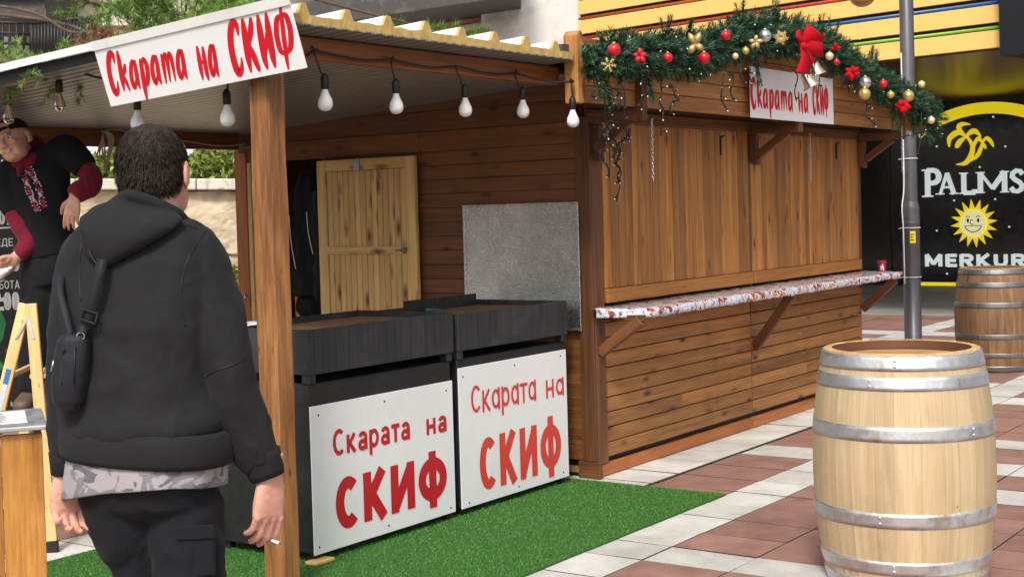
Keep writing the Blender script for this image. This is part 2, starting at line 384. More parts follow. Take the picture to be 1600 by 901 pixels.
def m_soffit():
    t = NT('brown_slatted_soffit'); o = t.obj
    n = t.noise(t.vec(o, (3, 3, 3)), 1, 4)
    return t.set(Base_Color=t.mix(t.rng(n, .3, .7), S(70, 44, 26), S(112, 74, 44)), Roughness=.2)
M['soffit'] = m_soffit()
def m_leaf(name, a, b, c):
    t = NT(name); r = t.rnd
    col = t.mix(t.rng(r, 0, .55), a, b); col = t.mix(t.rng(r, .8, 1), col, c)
    return t.set(Base_Color=col, Roughness=.55, Subsurface_Weight=0., Specular_IOR_Level=.3)
M['hedge'] = m_leaf('hedge_leaf', S(58, 78, 24), S(122, 140, 56), S(176, 176, 92))
M['cedar'] = m_leaf('cedar_needle', S(66, 98, 40), S(122, 154, 70), S(158, 178, 96))
M['dryneedle'] = m_leaf('dry_needle', S(134, 92, 66), S(164, 120, 88), S(180, 140, 104))
M['bark'] = plain('bark', S(92, 74, 60), .9, var=.3, bump=.8)
M['turf'] = m_leaf('turf_blade', S(44, 100, 30), S(80, 138, 50), S(120, 162, 84))

# ground and paving
mb = MB(); mb.add([(-120, -120, -.03), (140, -120, -.03), (140, 160, -.03), (-120, 160, -.03)], [(0, 1, 2, 3)])
tag(mb.build('ground', 'joint'), kind='structure')
yb = [(.35, .72), (1.11, 1.48), (1.97, 2.28), (3.9, 4.3), (4.73, 5.09), (8.15, 8.57), (9.02, 9.5), (-1.52, -1.24), (-4.6, -4.3), (-7, -6.7)]
xb = [(-1.165, -.86), (-.365, .2), (1.22, 1.55), (4.4, 4.7), (5.2, 5.5), (8.2, 8.5), (9, 9.3), (-3.6, -3.3), (-4.3, -4)]
def cuts(bands, lo, hi, step):
    c = sorted({lo, hi} | {q for b in bands for q in b if lo < q < hi}); out = []
    for a, b in zip(c, c[1:]):
        n = max(1, round((b-a)/step)); out += [a+(b-a)*i/n for i in range(n)]
    return out+[hi]
XC = cuts(yb, -9, 11.8, .34); YC = cuts(xb, -8, 13, .44)
mb = MB()
for x0, x1 in zip(XC, XC[1:]):
    for y0, y1 in zip(YC, YC[1:]):
        cx, cy = (x0+x1)/2, (y0+y1)/2
        inx = any(a <= cx <= b for a, b in xb for cx in [cy]); iny = any(a <= cx <= b for a, b in yb)
        wh = inx or (iny and (cy < -1.16 or cx > 3 or (1.1 < cx < 1.5) or cy > 1.6))
        if -.36 < cy < 0 and cx > 4.6: wh = iny
        g = .0034; gy1 = .022 if abs(y0+.365) < .001 else g
        z = random.uniform(-.0015, .0015); t_ = [random.uniform(-.0012, .0012) for _ in range(4)]
        X0, X1, Y0, Y1 = x0+g, x1-g, y0+gy1, y1-g
        b = [(X0, Y0), (X1, Y0), (X1, Y1), (X0, Y1)]
        vs = [(p[0], p[1], z+q) for p, q in zip(b, t_)]+[(p[0], p[1], -.028) for p in b]
        mb.add(vs, [(0, 1, 2, 3)], None, None, 1 if wh else 0); mb.add(vs, [(0, 4, 5, 1), (1, 5, 6, 2), (2, 6, 7, 3), (3, 7, 4, 0)], None, None, 2)
tag(mb.build('paving', ['tred', 'twhite', 'joint']), kind='structure')
mb = MB().box(-3, 4.3, -.372, -.342, -.03, .002)
tag(mb.build('moss_strip', 'moss'), kind='structure')
mb = MB().box(11.83, 40, -30, 30, -.02, .012)
tag(mb.build('forecourt', 'pave2'), kind='structure')

# artificial turf mat: backing sheet and blades
mb = MB(); TX0, TX1, TY0, TY1 = -5.2, -.1, -.87, 1.21
def in_turf(x, y): return not (x > -.02 and y > -.03)
mb.box(TX0, TX1, TY0, TY1, .001, .010, mi=0)
nb = 100000
for i in range(nb):
    x = TX1-(TX1-TX0)*random.random()**1.25 if i % 2 else random.uniform(-3.2, TX1); y = random.uniform(TY0, TY1)
    a = random.uniform(0, 6.28); h = random.uniform(.005, .012); wv = random.uniform(.0013, .0024); ln = .006
    b = Vector((x, y, .009)); d = Vector((math.cos(a), math.sin(a), 0))*wv; t_ = Vector((random.gauss(.2, 1)*ln, random.gauss(-.1, 1)*ln, h))
    mb.v += [b-d, b+d, b+t_]; n_ = len(mb.v); mb.gc += [b]*3; mb.f.append((n_-3, n_-2, n_-1)); mb.r.append(min(1, max(0, random.gauss(.45, .25)))); mb.mi.append(1); mb.sm.append(False)
turf = mb.build('turf_mat', ['turfbase', 'turf']); tag(turf, 'bright green artificial turf mat spread under the two grills', 'turf mat')

# ------------------------------------------------------------------ text helpers
class Frame:                                                     # a flat board: origin, right, up, outward normal
    def __init__(s, o, x, y, n=None): s.o = Vector(o); s.x = Vector(x).normalized(); s.y = Vector(y).normalized(); s.n = Vector(n).normalized() if n else s.x.cross(s.y).normalized()
    def p(s, a, b, c=0): return s.o+s.x*a+s.y*b+s.n*c
    def hit(s, u, v):
        d = ray(u, v); t = (s.o-CAM).dot(s.n)/d.dot(s.n); q = CAM+d*t-s.o; return q.dot(s.x), q.dot(s.y)
def ellp(cx, cy, rx, ry, a0, a1, n=18): return [(cx+rx*math.cos(rad(a0+(a1-a0)*i/n)), cy+ry*math.sin(rad(a0+(a1-a0)*i/n))) for i in range(n+1)]
def glyph(ch, t, rnd_=False):                                    # stroke lettering: advance width and centre lines in a unit-high cell
    X = .72; q = t
    G = {
     'С': (.56, [ellp(.3, .5, .3-q, .5-q, 48, 312)]), 'К': (.58, [[(q, 0), (q, 1)], [(q*1.5, .46), (.54-q*.6, 1.0)], [(q*1.8, .56), (.58-q*.8, 0)]]),
     'И': (.62, [[(q, 0), (q, 1)], [(.62-q, 0), (.62-q, 1)], [(q, q*.9), (.62-q, 1-q*.9)]]), 'Ф': (.78, [[(.39, -.12), (.39, 1.1)], ellp(.39, .5, .39-q, .40-q*.6, 0, 360, 30)]),
     'к': (.46, [[(q, 0), (q, X)], [(q*1.4, .3), (.43-q*.6, X)], [(q*1.8, .4), (.46-q*.8, 0)]]),
     'а': (.5, [ellp(.25, X/2, .25-q, X/2-q, 0, 360, 24), [(.5-q, 0), (.5-q, X)]]) if rnd_ else (.46, [[(.46-q, 0), (.46-q, X*.66)], ellp(.235, X*.66, .46-q-.235, X*.34-q, 0, 160, 10), ellp(.22, X*.29, .22-q, X*.29-q*.9, 20, 340, 20), [(.3, X*.55), (.46-q, X*.55)]]),
     'р': (.5, [[(q, -.27), (q, X)], ellp(.25, X/2, .25-q, X/2-q, 0, 360, 24)]), 'т': (.42, [[(0, X-q*.9), (.42, X-q*.9)], [(.21, 0), (.21, X-q)]]),
     'н': (.48, [[(q, 0), (q, X)], [(.48-q, 0), (.48-q, X)], [(q, X*.5), (.48-q, X*.5)]]), ' ': (.22, []),
     'M': (.92, [[(q, 0), (q, 1)], [(.92-q, 0), (.92-q, 1)], [(q, .98), (.46, .2)], [(.92-q, .98), (.46, .2)]]), 'E': (.58, [[(q, 0), (q, 1)], [(q, q*.8), (.58, q*.8)], [(q, .5), (.52, .5)], [(q, 1-q*.8), (.58, 1-q*.8)]]),
     'R': (.7, [[(q, 0), (q, 1)], [(q, 1-q*.8), (.4, 1-q*.8)], ellp(.4, .7, .27-q*.5, .3-q*.8, 90, -90, 12), [(.4, .4+q*.8), (q, .4+q*.8)], [(.36, .45), (.68-q*.6, 0)]]), 'K': (.72, [[(q, 0), (q, 1)], [(q*1.4, .46), (.68-q*.6, 1.0)], [(q*1.8, .56), (.72-q*.8, 0)]]),
     'U': (.7, [[(q, 1), (q, .35)], ellp(.35, .35, .35-q, .35-q, 180, 360, 14), [(.7-q, .35), (.7-q, 1)]]),
     'P': (.62, [[(.14, 0), (.14, 1)], [(.14, .96), (.34, .96)], ellp(.34, .73, .22, .23, 90, -90, 14), [(.34, .5), (.16, .5)]]), 'A': (.86, [[(.12, 0), (.43, 1)], [(.74, 0), (.43, 1)], [(.24, .33), (.62, .33)]]),
     'L': (.6, [[(.14, 0), (.14, 1)], [(.14, .04), (.58, .04)], [(.57, .0), (.57, .2)]]), 'S': (.56, [[(.5, .8), (.42, .94), (.26, .97), (.12, .86), (.1, .7), (.2, .57), (.38, .44), (.48, .3), (.44, .1), (.3, .02), (.14, .05), (.05, .2)]]),
     'Б': (.56, [[(q, 0), (q, 1)], [(q, 1-q), (.52, 1-q)], ellp(.3, .3, .26-q, .3-q, 90, -90, 12), [(.3, .6-q), (q, .6-q)], [(.3, q), (q, q)]]), 'О': (.6, [ellp(.3, .5, .3-q, .5-q, 0, 360, 26)]), 'Т': (.56, [[(0, 1-q), (.56, 1-q)], [(.28, 0), (.28, 1)]]),
     'Н': (.58, [[(q, 0), (q, 1)], [(.58-q, 0), (.58-q, 1)], [(q, .5), (.58-q, .5)]]), 'Е': (.5, [[(q, 0), (q, 1)], [(q, q), (.5, q)], [(q, .5), (.45, .5)], [(q, 1-q), (.5, 1-q)]]), 'Д': (.68, [[(0, q), (.68, q)], [(q, -.14), (q, q)], [(.68-q, -.14), (.68-q, q)], [(.1, q), (.24, 1)], [(.56, q), (.56, 1)], [(.2, 1-q), (.58, 1-q)]]),
     'Ъ': (.66, [[(0, 1-q), (.2, 1-q)], [(.2, 0), (.2, 1)], ellp(.4, .3, .24-q, .3-q, 90, -90, 12), [(.4, .6-q), (.2, .6-q)], [(.4, q), (.2, q)]]), 'А': (.6, [[(q*.8, 0), (.3, 1)], [(.6-q*.8, 0), (.3, 1)], [(.12, .3), (.48, .3)]]), '-': (.36, [[(0, .42), (.32, .42)]]), ':': (.16, [[(.08, .02), (.08, .22)], [(.08, .5), (.08, .7)]]),
     '0': (.5, [ellp(.25, .5, .25-q, .5-q, 0, 360, 26)]), '2': (.5, [[(.06, .74), (.12, .92), (.26, .97), (.42, .86), (.42, .66), (.3, .42), (.06, .06)], [(.04, q), (.5, q)]]), 'І': (.16, [[(.08, 0), (.08, 1)]]), 'М': (.76, [[(q, 0), (q, 1)], [(.76-q, 0), (.76-q, 1)], [(q, .96), (.38, .25)], [(.76-q, .96), (.38, .25)]]),
     'ο': (.42, [ellp(.21, .33, .21-q, .33-q, 0, 360, 20)]), 'ύ': (.42, [[(q, .66), (q, .2), (.2, .04), (.38, .2), (.38, .66)], [(.18, .78), (.3, .95)]]), 'ζ': (.42, [[(.04, .95), (.38, .95), (.12, .55), (.06, .25), (.2, .06), (.36, -.02), (.34, -.2)]]),
     'е': (.44, [ellp(.22, .35, .22-q, .35-q, 8, 320, 18), [(.04, .36), (.4, .36)]]), 'ф': (.6, [[(.3, -.2), (.3, .95)], ellp(.3, .35, .3-q, .34-q, 0, 360, 24)]), 'о': (.44, [ellp(.22, .35, .22-q, .35-q, 0, 360, 20)]), 'з': (.38, [[(.04, .6), (.18, .7), (.33, .56), (.2, .38)], [(.2, .38), (.35, .2), (.2, .02), (.03, .1)]])}
    return G[ch]
def letters(mb, fr, body, x, y, w_, h, t=.07, off=.0008, depth=.0012, gap=.1, rnd_=False, mi=0, serif=0, tk=None):
    gs = [glyph(c, t, rnd_) for c in body]; tot = sum(g[0] for g in gs)+gap*(len(gs)-1); sx = w_/(tot*h); k = 0; cx = 0
    for (gw, st), ch in zip(gs, body):
        for s_ in st:
            n = 1 if len(s_) == 2 else (1 if len(s_) > 9 else 5); Q = [(x+(cx+a)*h*sx, y+b*h) for a, b in s_]
            thin = serif and len(s_) == 2 and ch in 'AM' and s_[0][0] < s_[1][0] and abs(s_[0][0]-s_[1][0]) > .05
            stroke2(mb, fr, Q, t*h*min(1.25, max(.8, sx))*(.55 if thin else 1), off+(k % 9)*.0002*(1 if depth < .01 else 4), depth, mi, n, caps=rnd_); k += 1
        if serif:
            ends = [p for s_ in st if len(s_) == 2 for p in s_ if p[1] in (0, 1) and not (ch == 'A' and p[1] == 1) and not (ch == 'L' and p[0] > .4)]
            for a, b in ends:
                px_, py = x+(cx+a)*h*sx, y+b*h; e = t*h*2.3; u_ = t*h*.42; sg = 1 if b == 0 else -1
                poly(mb, fr, [(px_-e, py), (px_+e, py), (px_+e, py+sg*u_*1.6), (px_-e, py+sg*u_*1.6)][::sg], off+.004+(k % 5)*.0008, depth, mi); k += 1
        cx += gw+gap
    return mb
def stroke2(mb, fr, q, r, off, depth, mi=0, n=1, caps=False):
    if n > 1: q = cr(q, n)
    closed = len(q) > 3 and abs(q[0][0]-q[-1][0])+abs(q[0][1]-q[-1][1]) < 1e-6
    L = []; R = []; m = len(q)
    for i, (x, y) in enumerate(q):
        a = q[i-1] if i else (q[-2] if closed else q[0]); b = q[i+1] if i < m-1 else (q[1] if closed else q[-1]); d = Vector((b[0]-a[0], b[1]-a[1])); d.normalize(); L.append((x-d.y*r, y+d.x*r)); R.append((x+d.y*r, y-d.x*r))
    top = [fr.p(a, b, off+depth) for a, b in L+R]; F = [(i, m+i, m+i+1, i+1) for i in range(m-1)]
    if depth > .005:
        bot = [fr.p(a, b, off) for a, b in L+R]; k = 2*m; F += [(i, i+1, k+i+1, k+i) for i in range(m-1)]+[(m+i+1, m+i, k+m+i, k+m+i+1) for i in range(m-1)]
        if not closed: F += [(0, k, k+m, m), (m-1, 2*m-1, k+2*m-1, k+m-1)]
        top += bot
    mb.add(top, F, None, None, mi)
    if caps and not closed:
        for c in (q[0], q[-1]): mb.add([fr.p(c[0]+r*math.cos(i*math.pi/8), c[1]+r*math.sin(i*math.pi/8), off+depth-.0001) for i in range(16)], [tuple(range(16))], None, None, mi)
def letters_px(mb, fr, body, q, **kw):                           # q: left, cap top, right, baseline as measured on the flat board
    x0, y1 = fr.hit(q[0], q[1]); x1, _ = fr.hit(q[2], q[3]); _, y0 = fr.hit(q[0], q[4] if len(q) > 4 else q[3]); return letters(mb, fr, body, x0, y0, x1-x0, y1-y0, **kw)
def poly(mb, fr, pts, off, depth, mi=0): return mb.prism([fr.p(a, b, off) for a, b in pts], fr.n*depth, mi=mi)
def stroke(mb, fr, pts, off, depth=.0012, mi=0, n=6):            # brush stroke: (x, y, half width) points, tapering
    q = cr([tuple(p) for p in pts], n); L = []; R = []
    for i, (x, y, r) in enumerate(q):
        a = q[max(i-1, 0)]; b = q[min(i+1, len(q)-1)]; d = Vector((b[0]-a[0], b[1]-a[1]))
        if d.length < 1e-9: d = Vector((0, 1))
        d.normalize(); L.append((x-d.y*r, y+d.x*r)); R.append((x+d.y*r, y-d.x*r))
    m = len(q); vs = [fr.p(a, b, off+depth) for a, b in L]+[fr.p(a, b, off+depth) for a, b in R]
    return mb.add(vs, [(i, m+i, m+i+1, i+1) for i in range(m-1)], None, None, mi)
BR = {  # brush letters: width, strokes of (x, y, half width) in a unit-high cell
 'С': (.42, [[(.36, .72, .02), (.33, .93, .06), (.21, .97, .075), (.1, .78, .075), (.07, .5, .075), (.12, .2, .08), (.22, .02, .08), (.34, .1, .05), (.37, .3, .015)]]),
 'к': (.4, [[(.07, 1., .03), (.09, .8, .065), (.1, .3, .065), (.12, .03, .02)], [(.33, .66, .03), (.26, .5, .055), (.12, .36, .03)], [(.14, .42, .035), (.26, .25, .06), (.38, .0, .02)]]),
 'а': (.42, [[(.3, .6, .03), (.2, .67, .055), (.09, .48, .06), (.07, .24, .065), (.14, .06, .055), (.25, .2, .035), (.3, .45, .02)], [(.31, .7, .03), (.31, .5, .06), (.32, .2, .06), (.38, .0, .02)]]),
 'р': (.4, [[(.06, .7, .025), (.09, .5, .065), (.1, 0., .065), (.12, -.34, .02)], [(.1, .5, .03), (.2, .67, .05), (.31, .55, .065), (.31, .28, .065), (.22, .08, .05), (.12, .16, .02)]]),
 'т': (.56, [[(.06, .7, .03), (.09, .45, .06), (.1, .0, .02)], [(.1, .48, .03), (.2, .68, .045), (.27, .5, .06), (.28, .02, .02)], [(.29, .48, .03), (.38, .68, .045), (.46, .5, .06), (.5, .02, .02)]]),
 'н': (.44, [[(.07, .74, .03), (.09, .5, .065), (.11, .2, .06), (.14, .0, .02)], [(.32, .7, .03), (.33, .45, .065), (.36, .12, .06), (.4, -.03, .02)], [(.1, .33, .03), (.22, .38, .035), (.34, .38, .03)]]),
 'К': (.46, [[(.08, 1.02, .03), (.1, .75, .075), (.12, .25, .07), (.16, -.02, .02)], [(.36, 1., .03), (.32, .78, .065), (.16, .46, .035)], [(.18, .54, .035), (.3, .3, .07), (.42, .04, .05), (.46, -.03, .015)]]),
 'И': (.5, [[(.08, 1.02, .03), (.1, .7, .075), (.14, .2, .07), (.2, -.02, .02)], [(.36, 1.02, .03), (.38, .7, .075), (.42, .2, .07), (.46, -.02, .02)], [(.15, .16, .035), (.27, .5, .045), (.38, .82, .03)]]),
 'Ф': (.56, [[(.29, 1.06, .03), (.29, .8, .05), (.3, .2, .05), (.32, -.1, .02)], [(.28, .9, .035), (.13, .85, .055), (.07, .58, .062), (.13, .28, .058), (.28, .2, .03)], [(.28, .9, .035), (.44, .88, .055), (.52, .62, .062), (.48, .32, .058), (.32, .2, .03)]]),
 ' ': (.26, [])}
def brush(mb, fr, body, x, y, hgt, xs, off, shear=0., mi=0):
    k = 0
    for ch in body:
        wd, st = BR[ch]
        for s_ in st:
            stroke(mb, fr, [(x+(a*xs+b*shear)*hgt, y+b*hgt, r*xs**.6*hgt*1.22) for a, b, r in s_], off+k*.00012, mi=mi); k = (k+1) % 4
        x += wd*xs*hgt+.06*hgt*xs
    return x
def brush_fit(mb, fr, body, x0, x1, y, hgt, off, shear=0.):
    w_ = sum(BR[c][0]+.06 for c in body)-.06; return brush(mb, fr, body, x0, y, hgt, (x1-x0)/(w_*hgt), off, shear)
# ------------------------------------------------------------------ gaming hall behind
WT = Vector((.081, .997, 0)).normalized(); WN = Vector((-WT.y, WT.x, 0)); WF = Frame((18.05, 3.4, 0), -WT, ZZ, WN)
hall = thing('gaming_hall', 'gaming hall with yellow slatted upper front and black glossy arch sign below', 'building', (18, 3, 0))
mb = MB(); mb.prism([WF.p(-6, 0, 0), WF.p(14, 0, 0), WF.p(14, 3.6, 0), WF.p(-6, 3.6, 0)], -WN*.3); mb.build('wall', 'clad', hall)
mb = MB()
for k in range(7): a = -4.5+k*.62; mb.prism([WF.p(a, .05, .002), WF.p(a+.58, .05, .002), WF.p(a+.58, 3.28, .002), WF.p(a, 3.28, .002)], WN*.025)
mb.build('cladding_panel', 'gloss', hall, .004)
FT = Vector((.19, .98, 0)).normalized(); FN = Vector((-FT.y, FT.x, 0)); FO = at(1425, 89, 'Z', 3.3); FF = Frame(FO, -FT, ZZ, FN)
ex0, _ = FF.hit(903, 40); ex0 += 3; ex1, _ = FF.hit(1571, 60)
mb = MB(); mb.prism([FF.p(ex0-3, 0, -.06), FF.p(ex1, 0, -.06), FF.p(ex1, 6, -.06), FF.p(ex0-3, 6, -.06)], -FN*.2); mb.build('upper_wall', 'yback', hall)
mb = MB(); PER = .292
for k in range(12):
    b = k*PER; x = ex0-3
    while x < ex1-.01:
        x2 = min(ex1, x+2.4); mb.prism([FF.p(x, b, -.05), FF.p(x2-.004, b, -.05), FF.p(x2-.004, b+.205, -.05), FF.p(x, b+.205, -.05)], FN*.05); x = x2
mb.build('cladding_board', 'yellow', hall, .004)
for k, mm in enumerate(('pg', 'pb', 'pr', 'po', 'pg', 'pb', 'pr', 'po')):
    z = k*PER+.236; MB().tube([FF.p(ex0-3, z, -.025), FF.p(ex1-.08, z, -.025)], .019, 10).build('coloured_tube', mm, hall)
mb = MB(); n_s = 110; ds = Vector((18.2, 0, 0))
for i in range(n_s):                                              # slats run along the wall
    a = i/n_s; p0 = FF.p(ex0-3, 0, -.02).lerp(WF.p(-7, 3.3, 0), a); p1 = FF.p(ex1, 0, -.02).lerp(WF.p(14, 3.3, 0), a); p1.z = p0.z = 3.315
    q0 = FF.p(ex0-3, 0, -.02).lerp(WF.p(-7, 3.3, 0), a+.8/n_s); q1 = FF.p(ex1, 0, -.02).lerp(WF.p(14, 3.3, 0), a+.8/n_s); q0.z = q1.z = 3.315
    mb.prism([p0, p1, q1, q0], (0, 0, .02))
mb.build('soffit', 'soffit', hall)
mb = MB(); a = FF.p(ex0-3, .03, -.02); b = FF.p(ex1, .03, -.02); c = WF.p(14, 3.33, 0); d = WF.p(-7, 3.33, 0)
for q in (a, b, c, d): q.z = 3.345
mb.prism([a, b, c, d], (0, 0, .1)); mb.build('soffit_backing', 'yback', hall)
mb = MB(); mb.prism([FF.p(ex1+.02, -.12, .2), FF.p(ex1+5, -.12, .2), FF.p(ex1+5, 6, .2), FF.p(ex1+.02, 6, .2)], -FN*2.5); mb.build('dark_bay', 'gloss', hall, .01)
# arch sign
sg = MB(); cx, _ = WF.hit(1543, 200)
xl, _ = WF.hit(1434, 300); _, yb0 = WF.hit(1440, 447); _, yb1 = WF.hit(1440, 440); _, yt = WF.hit(1543, 160); _, yl = WF.hit(1434, 203)
ra = 2*cx-xl; arch = []
Rr = ((cx-xl)**2+(yt-yl)**2)/(2*(yt-yl)); a0 = math.asin((cx-xl)/Rr)
arc = lambda r, n=32: [(cx+r*math.sin(-a0+2*a0*i/n), yt-Rr+r*math.cos(-a0+2*a0*i/n)) for i in range(n+1)]
sign = MB(); poly(sign, WF, [(xl, .06)]+arc(Rr-.2)+[(2*cx-xl, .06)], .03, .05); sb = sign.build('sign_board', 'gloss', hall, .004)
mb = MB(); o1 = arc(Rr); o2 = arc(Rr-.2)
for i in range(len(o1)-1): poly(mb, WF, [o1[i], o1[i+1], o2[i+1], o2[i]], .03, .07)
mb.build('arch_band', 'ysign', sb)
mb = MB(); poly(mb, WF, [(xl, max(.02, yb0)), (2*cx-xl, max(.02, yb0)), (2*cx-xl, yb1), (xl, yb1)], .03, .07); mb.build('base_band', 'ysign', sb)
mb = MB()
for ch, q in (('P', (1447, 265, 1474, 308)), ('A', (1468, 271, 1499, 304)), ('L', (1504, 270, 1528, 303)), ('M', (1531, 269, 1578, 302)), ('S', (1581, 266, 1604, 300))):
    letters_px(mb, WF, ch, q, off=.085, depth=.05, t=.085, serif=1)
mb.build('serif_lettering', 'wsign', sb)
mb = MB(); letters_px(mb, WF, 'MERKUR', (1449, 397, 1606, 415.5), off=.085, depth=.05, t=.105, gap=.16); mb.build('block_lettering', 'wsign', sb)
def pxs(pts, r): return [WF.hit(u, v)+(r,) for u, v in pts]
mb = MB(); kk = .0115
def st(pts): 
    q = cr([WF.hit(u, v)+(r*kk,) for u, v, r in pts], 6)
    for i in range(len(q)-1): pass
    L = []; R = []
    for i, (x, y, r) in enumerate(q):
        a = q[max(i-1, 0)]; b = q[min(i+1, len(q)-1)]; d = Vector((b[0]-a[0], b[1]-a[1])).normalized(); L.append((x-d.y*r, y+d.x*r)); R.append((x+d.y*r, y-d.x*r))
    poly(mb, WF, L+R[::-1], .085+st.k*.0006, .045); st.k += 1
st.k = 0
st([(1498, 257, .6), (1512, 255, 3.2), (1521, 243, 3.6), (1523, 228, 2.6), (1515, 214, 1.4)]); st([(1520, 252, .8), (1531, 243, 2.6), (1537, 230, 2.2), (1539, 222, 1)])
for p in ([(1514, 215, 1), (1502, 207, 4), (1488, 216, 3.6), (1487, 230, .4)], [(1513, 214, 1), (1504, 221, 3.6), (1499, 229, 3), (1497, 231, .4)], [(1511, 212, 1), (1502, 200, 3.2), (1508, 194, 3), (1520, 195, .5)], [(1513, 213, 1.2), (1525, 205, 4), (1534, 211, 1.6), (1536, 214, .3)],
          [(1538, 223, .8), (1533, 216, 2.4), (1527, 224, 2), (1526, 231, .3)], [(1539, 222, .8), (1546, 216, 2.6), (1553, 223, 2.2), (1556, 230, .3)], [(1538, 222, .8), (1542, 228, 2.), (1544, 233, .3)]): st(p)
mb.build('palm_emblem', 'ysign', sb)
cxs, cys = WF.hit(1525, 348.5); R1 = abs(WF.hit(1562, 348)[0]-cxs); mb = MB(); pts = []
for i in range(32):
    r = R1 if i % 2 == 0 else R1*.6; a = 2*math.pi*i/32+.1; pts.append((cxs+r*math.cos(a), cys+r*math.sin(a)))
for i in range(0, 32, 2): poly(mb, WF, [(cxs, cys), pts[i-1], pts[i], pts[i+1]], .085, .03)
sun_o = mb.build('sun_emblem', 'ysign', sb)
mb = MB(); poly(mb, WF, [(cxs+R1*.55*math.cos(a/16*math.pi), cys+R1*.55*math.sin(a/16*math.pi)) for a in range(32)], .12, .012, 0)
for ex in (-.22, .22): poly(mb, WF, [(cxs+R1*(ex+.05*math.cos(a/6*math.pi)), cys+R1*(.12+.09*math.sin(a/6*math.pi))) for a in range(12)], .1335, .003, 1)
def arcl(c, r0, a0_, a1, wd):
    for i in range(10):
        q0 = rad(a0_+(a1-a0_)*i/10); q1 = rad(a0_+(a1-a0_)*(i+1)/10)
        poly(mb, WF, [(c[0]+(r0+s*wd)*math.cos(q), c[1]+(r0+s*wd)*math.sin(q)) for s, q in ((-1, q0), (1, q0), (1, q1), (-1, q1))], .1335, .003, 1)
arcl((cxs, cys+R1*.02), R1*.38, 200, 340, R1*.018); arcl((cxs-R1*.03, cys+R1*.05), R1*.1, 80, 300, R1*.016); arcl((cxs-R1*.22, cys+R1*.2), R1*.1, 30, 150, R1*.014); arcl((cxs+R1*.22, cys+R1*.2), R1*.1, 30, 150, R1*.014)
poly(mb, WF, [(cxs-R1*.36, cys-R1*.115), (cxs+R1*.36, cys-R1*.115), (cxs+R1*.36, cys-R1*.09), (cxs-R1*.36, cys-R1*.09)], .1335, .003, 1)
mb.build('emblem_face', ['moonface', 'lash'], sun_o)
for u, v in ((1555, 183), (1467, 229), (1574, 229), (1534, 261), (1494, 313), (1558, 311), (1467, 360), (1580, 354), (1438, 406), (1483, 427), (1433, 278), (1598, 420)):
    x, y = WF.hit(u, v); o = MB().lathe([(.0, .085), (.017, .085), (.018, .1), (.011, .11), (0, .11)], WF.p(x, y, 0), 10, 0, WN).build('spot_stud', 'wsign', sb)

# ------------------------------------------------------------------ concrete block, middle background
D = 23.
def slab(mb, u0, v0, u1, v1, depth, thick, mi=0):
    q = [dp(u0, v0, depth), dp(u1, v0, depth), dp(u1, v1, depth), dp(u0, v1, depth)]; return mb.prism(q, FH*thick, mi=mi)
cb = thing('concrete_block', 'pale stained concrete building wall beside the yellow cladding', 'building', dp(800, 400, D))
mb = MB(); slab(mb, 752, -260, 904, 420, D, 1.5); mb.build('wall', 'conc', cb)
mb = MB(); slab(mb, 480, 20, 752, 420, D+1, 1); mb.build('lower_wall', 'conc', cb)
mb = MB(); q = [dp(440, -140, D-1.5), dp(815, -140, D-1.5), dp(815, -8, D-1.5), dp(540, 33, D-1.5), dp(440, 40, D-1.5)]; mb.prism(q, FH*2); mb.build('canopy_slab', 'darkslab', cb)
mb = MB(); slab(mb, 640, 24, 752, 33, D+.6, .3); mb.build('stone_course', 'coping', cb)
M['salmon'] = plain('salmon_panel', S(232, 150, 136), .6)
mb = MB(); q = [dp(662, 36, D+.3), dp(750, 22, D+.3), dp(750, 34, D+.3), dp(682, 47, D+.3)]; mb.prism(q, FH*.2); mb.build('salmon_panel', 'salmon', cb)
M['paleboard'] = plain('pale_panel', S(226, 226, 222), .6)
mb = MB(); q = [dp(682, 48, D+.25), dp(750, 35, D+.25), dp(750, 70, D+.25), dp(660, 80, D+.25)]; mb.prism(q, FH*.2); mb.build('pale_panel', 'paleboard', cb)
# office building, upper left
ob = thing('office_building', 'office building with ribbed pale concrete columns and beige panelled overhang', 'building', dp(150, 400, 24))
mb = MB()
for k in range(24): slab(mb, 148+k*13, -300, 159+k*13, 420, 24-.04*(k % 2), 1)
slab(mb, 148, -300, 460, 420, 24.1, 1.2); mb.build('ribbed_wall', 'ribconc', ob)
mb = MB(); slab(mb, 62, -300, 92, 420, 23.4, 1); slab(mb, 92, -300, 148, 30, 23.8, 1); mb.build('column', 'ribconc', ob)
mb = MB()
for i in range(-4, 3):
    for j in range(-6, 2): slab(mb, i*30+2, -j*-18-40, i*30+31, -j*-18-23, 22, .1)
mb.build('beige_panel', 'beige', ob)
mb = MB(); slab(mb, -140, 13, 72, 28, 22.02, 2.4); slab(mb, -140, -220, 70, 13, 22.12, 2.2); mb.build('overhang', 'darkslab', ob)
mb = MB(); slab(mb, -140, 28, 150, 420, 25.5, .5); mb.build('back_wall', 'ribconc', ob)
mb = MB(); slab(mb, 150, 25, 250, 40, 22.5, .6); mb.build('parapet', 'coping', ob)
rl = thing('railing', 'dark iron railing of thin upright bars in front of the office building', 'railing', dp(80, 400, 21.5))
mb = MB()
for u in range(-40, 50, 11): mb.tube([dp(u, 34, 21), dp(u, 84, 21)], .02, 6)
for v in (34, 50, 66): mb.tube([dp(-40, v, 21), dp(48, v+3, 21)], .024, 6)
for k in range(6):
    u = -30+13*k; slab(mb, u, 42+7*(k % 3), u+6, 54+7*(k % 3), 21.2, .05)
mb.build('lattice', 'iron', rl)
mb = MB()
for k in range(22): u = 50+k*5.1; mb.tube([dp(u, 37-k*.5, 20.6), dp(u, 92, 20.6)], .022, 6)
mb.tube([dp(48, 37, 20.6), dp(162, 25, 20.6)], .03, 6); mb.build('bars', 'iron', rl)
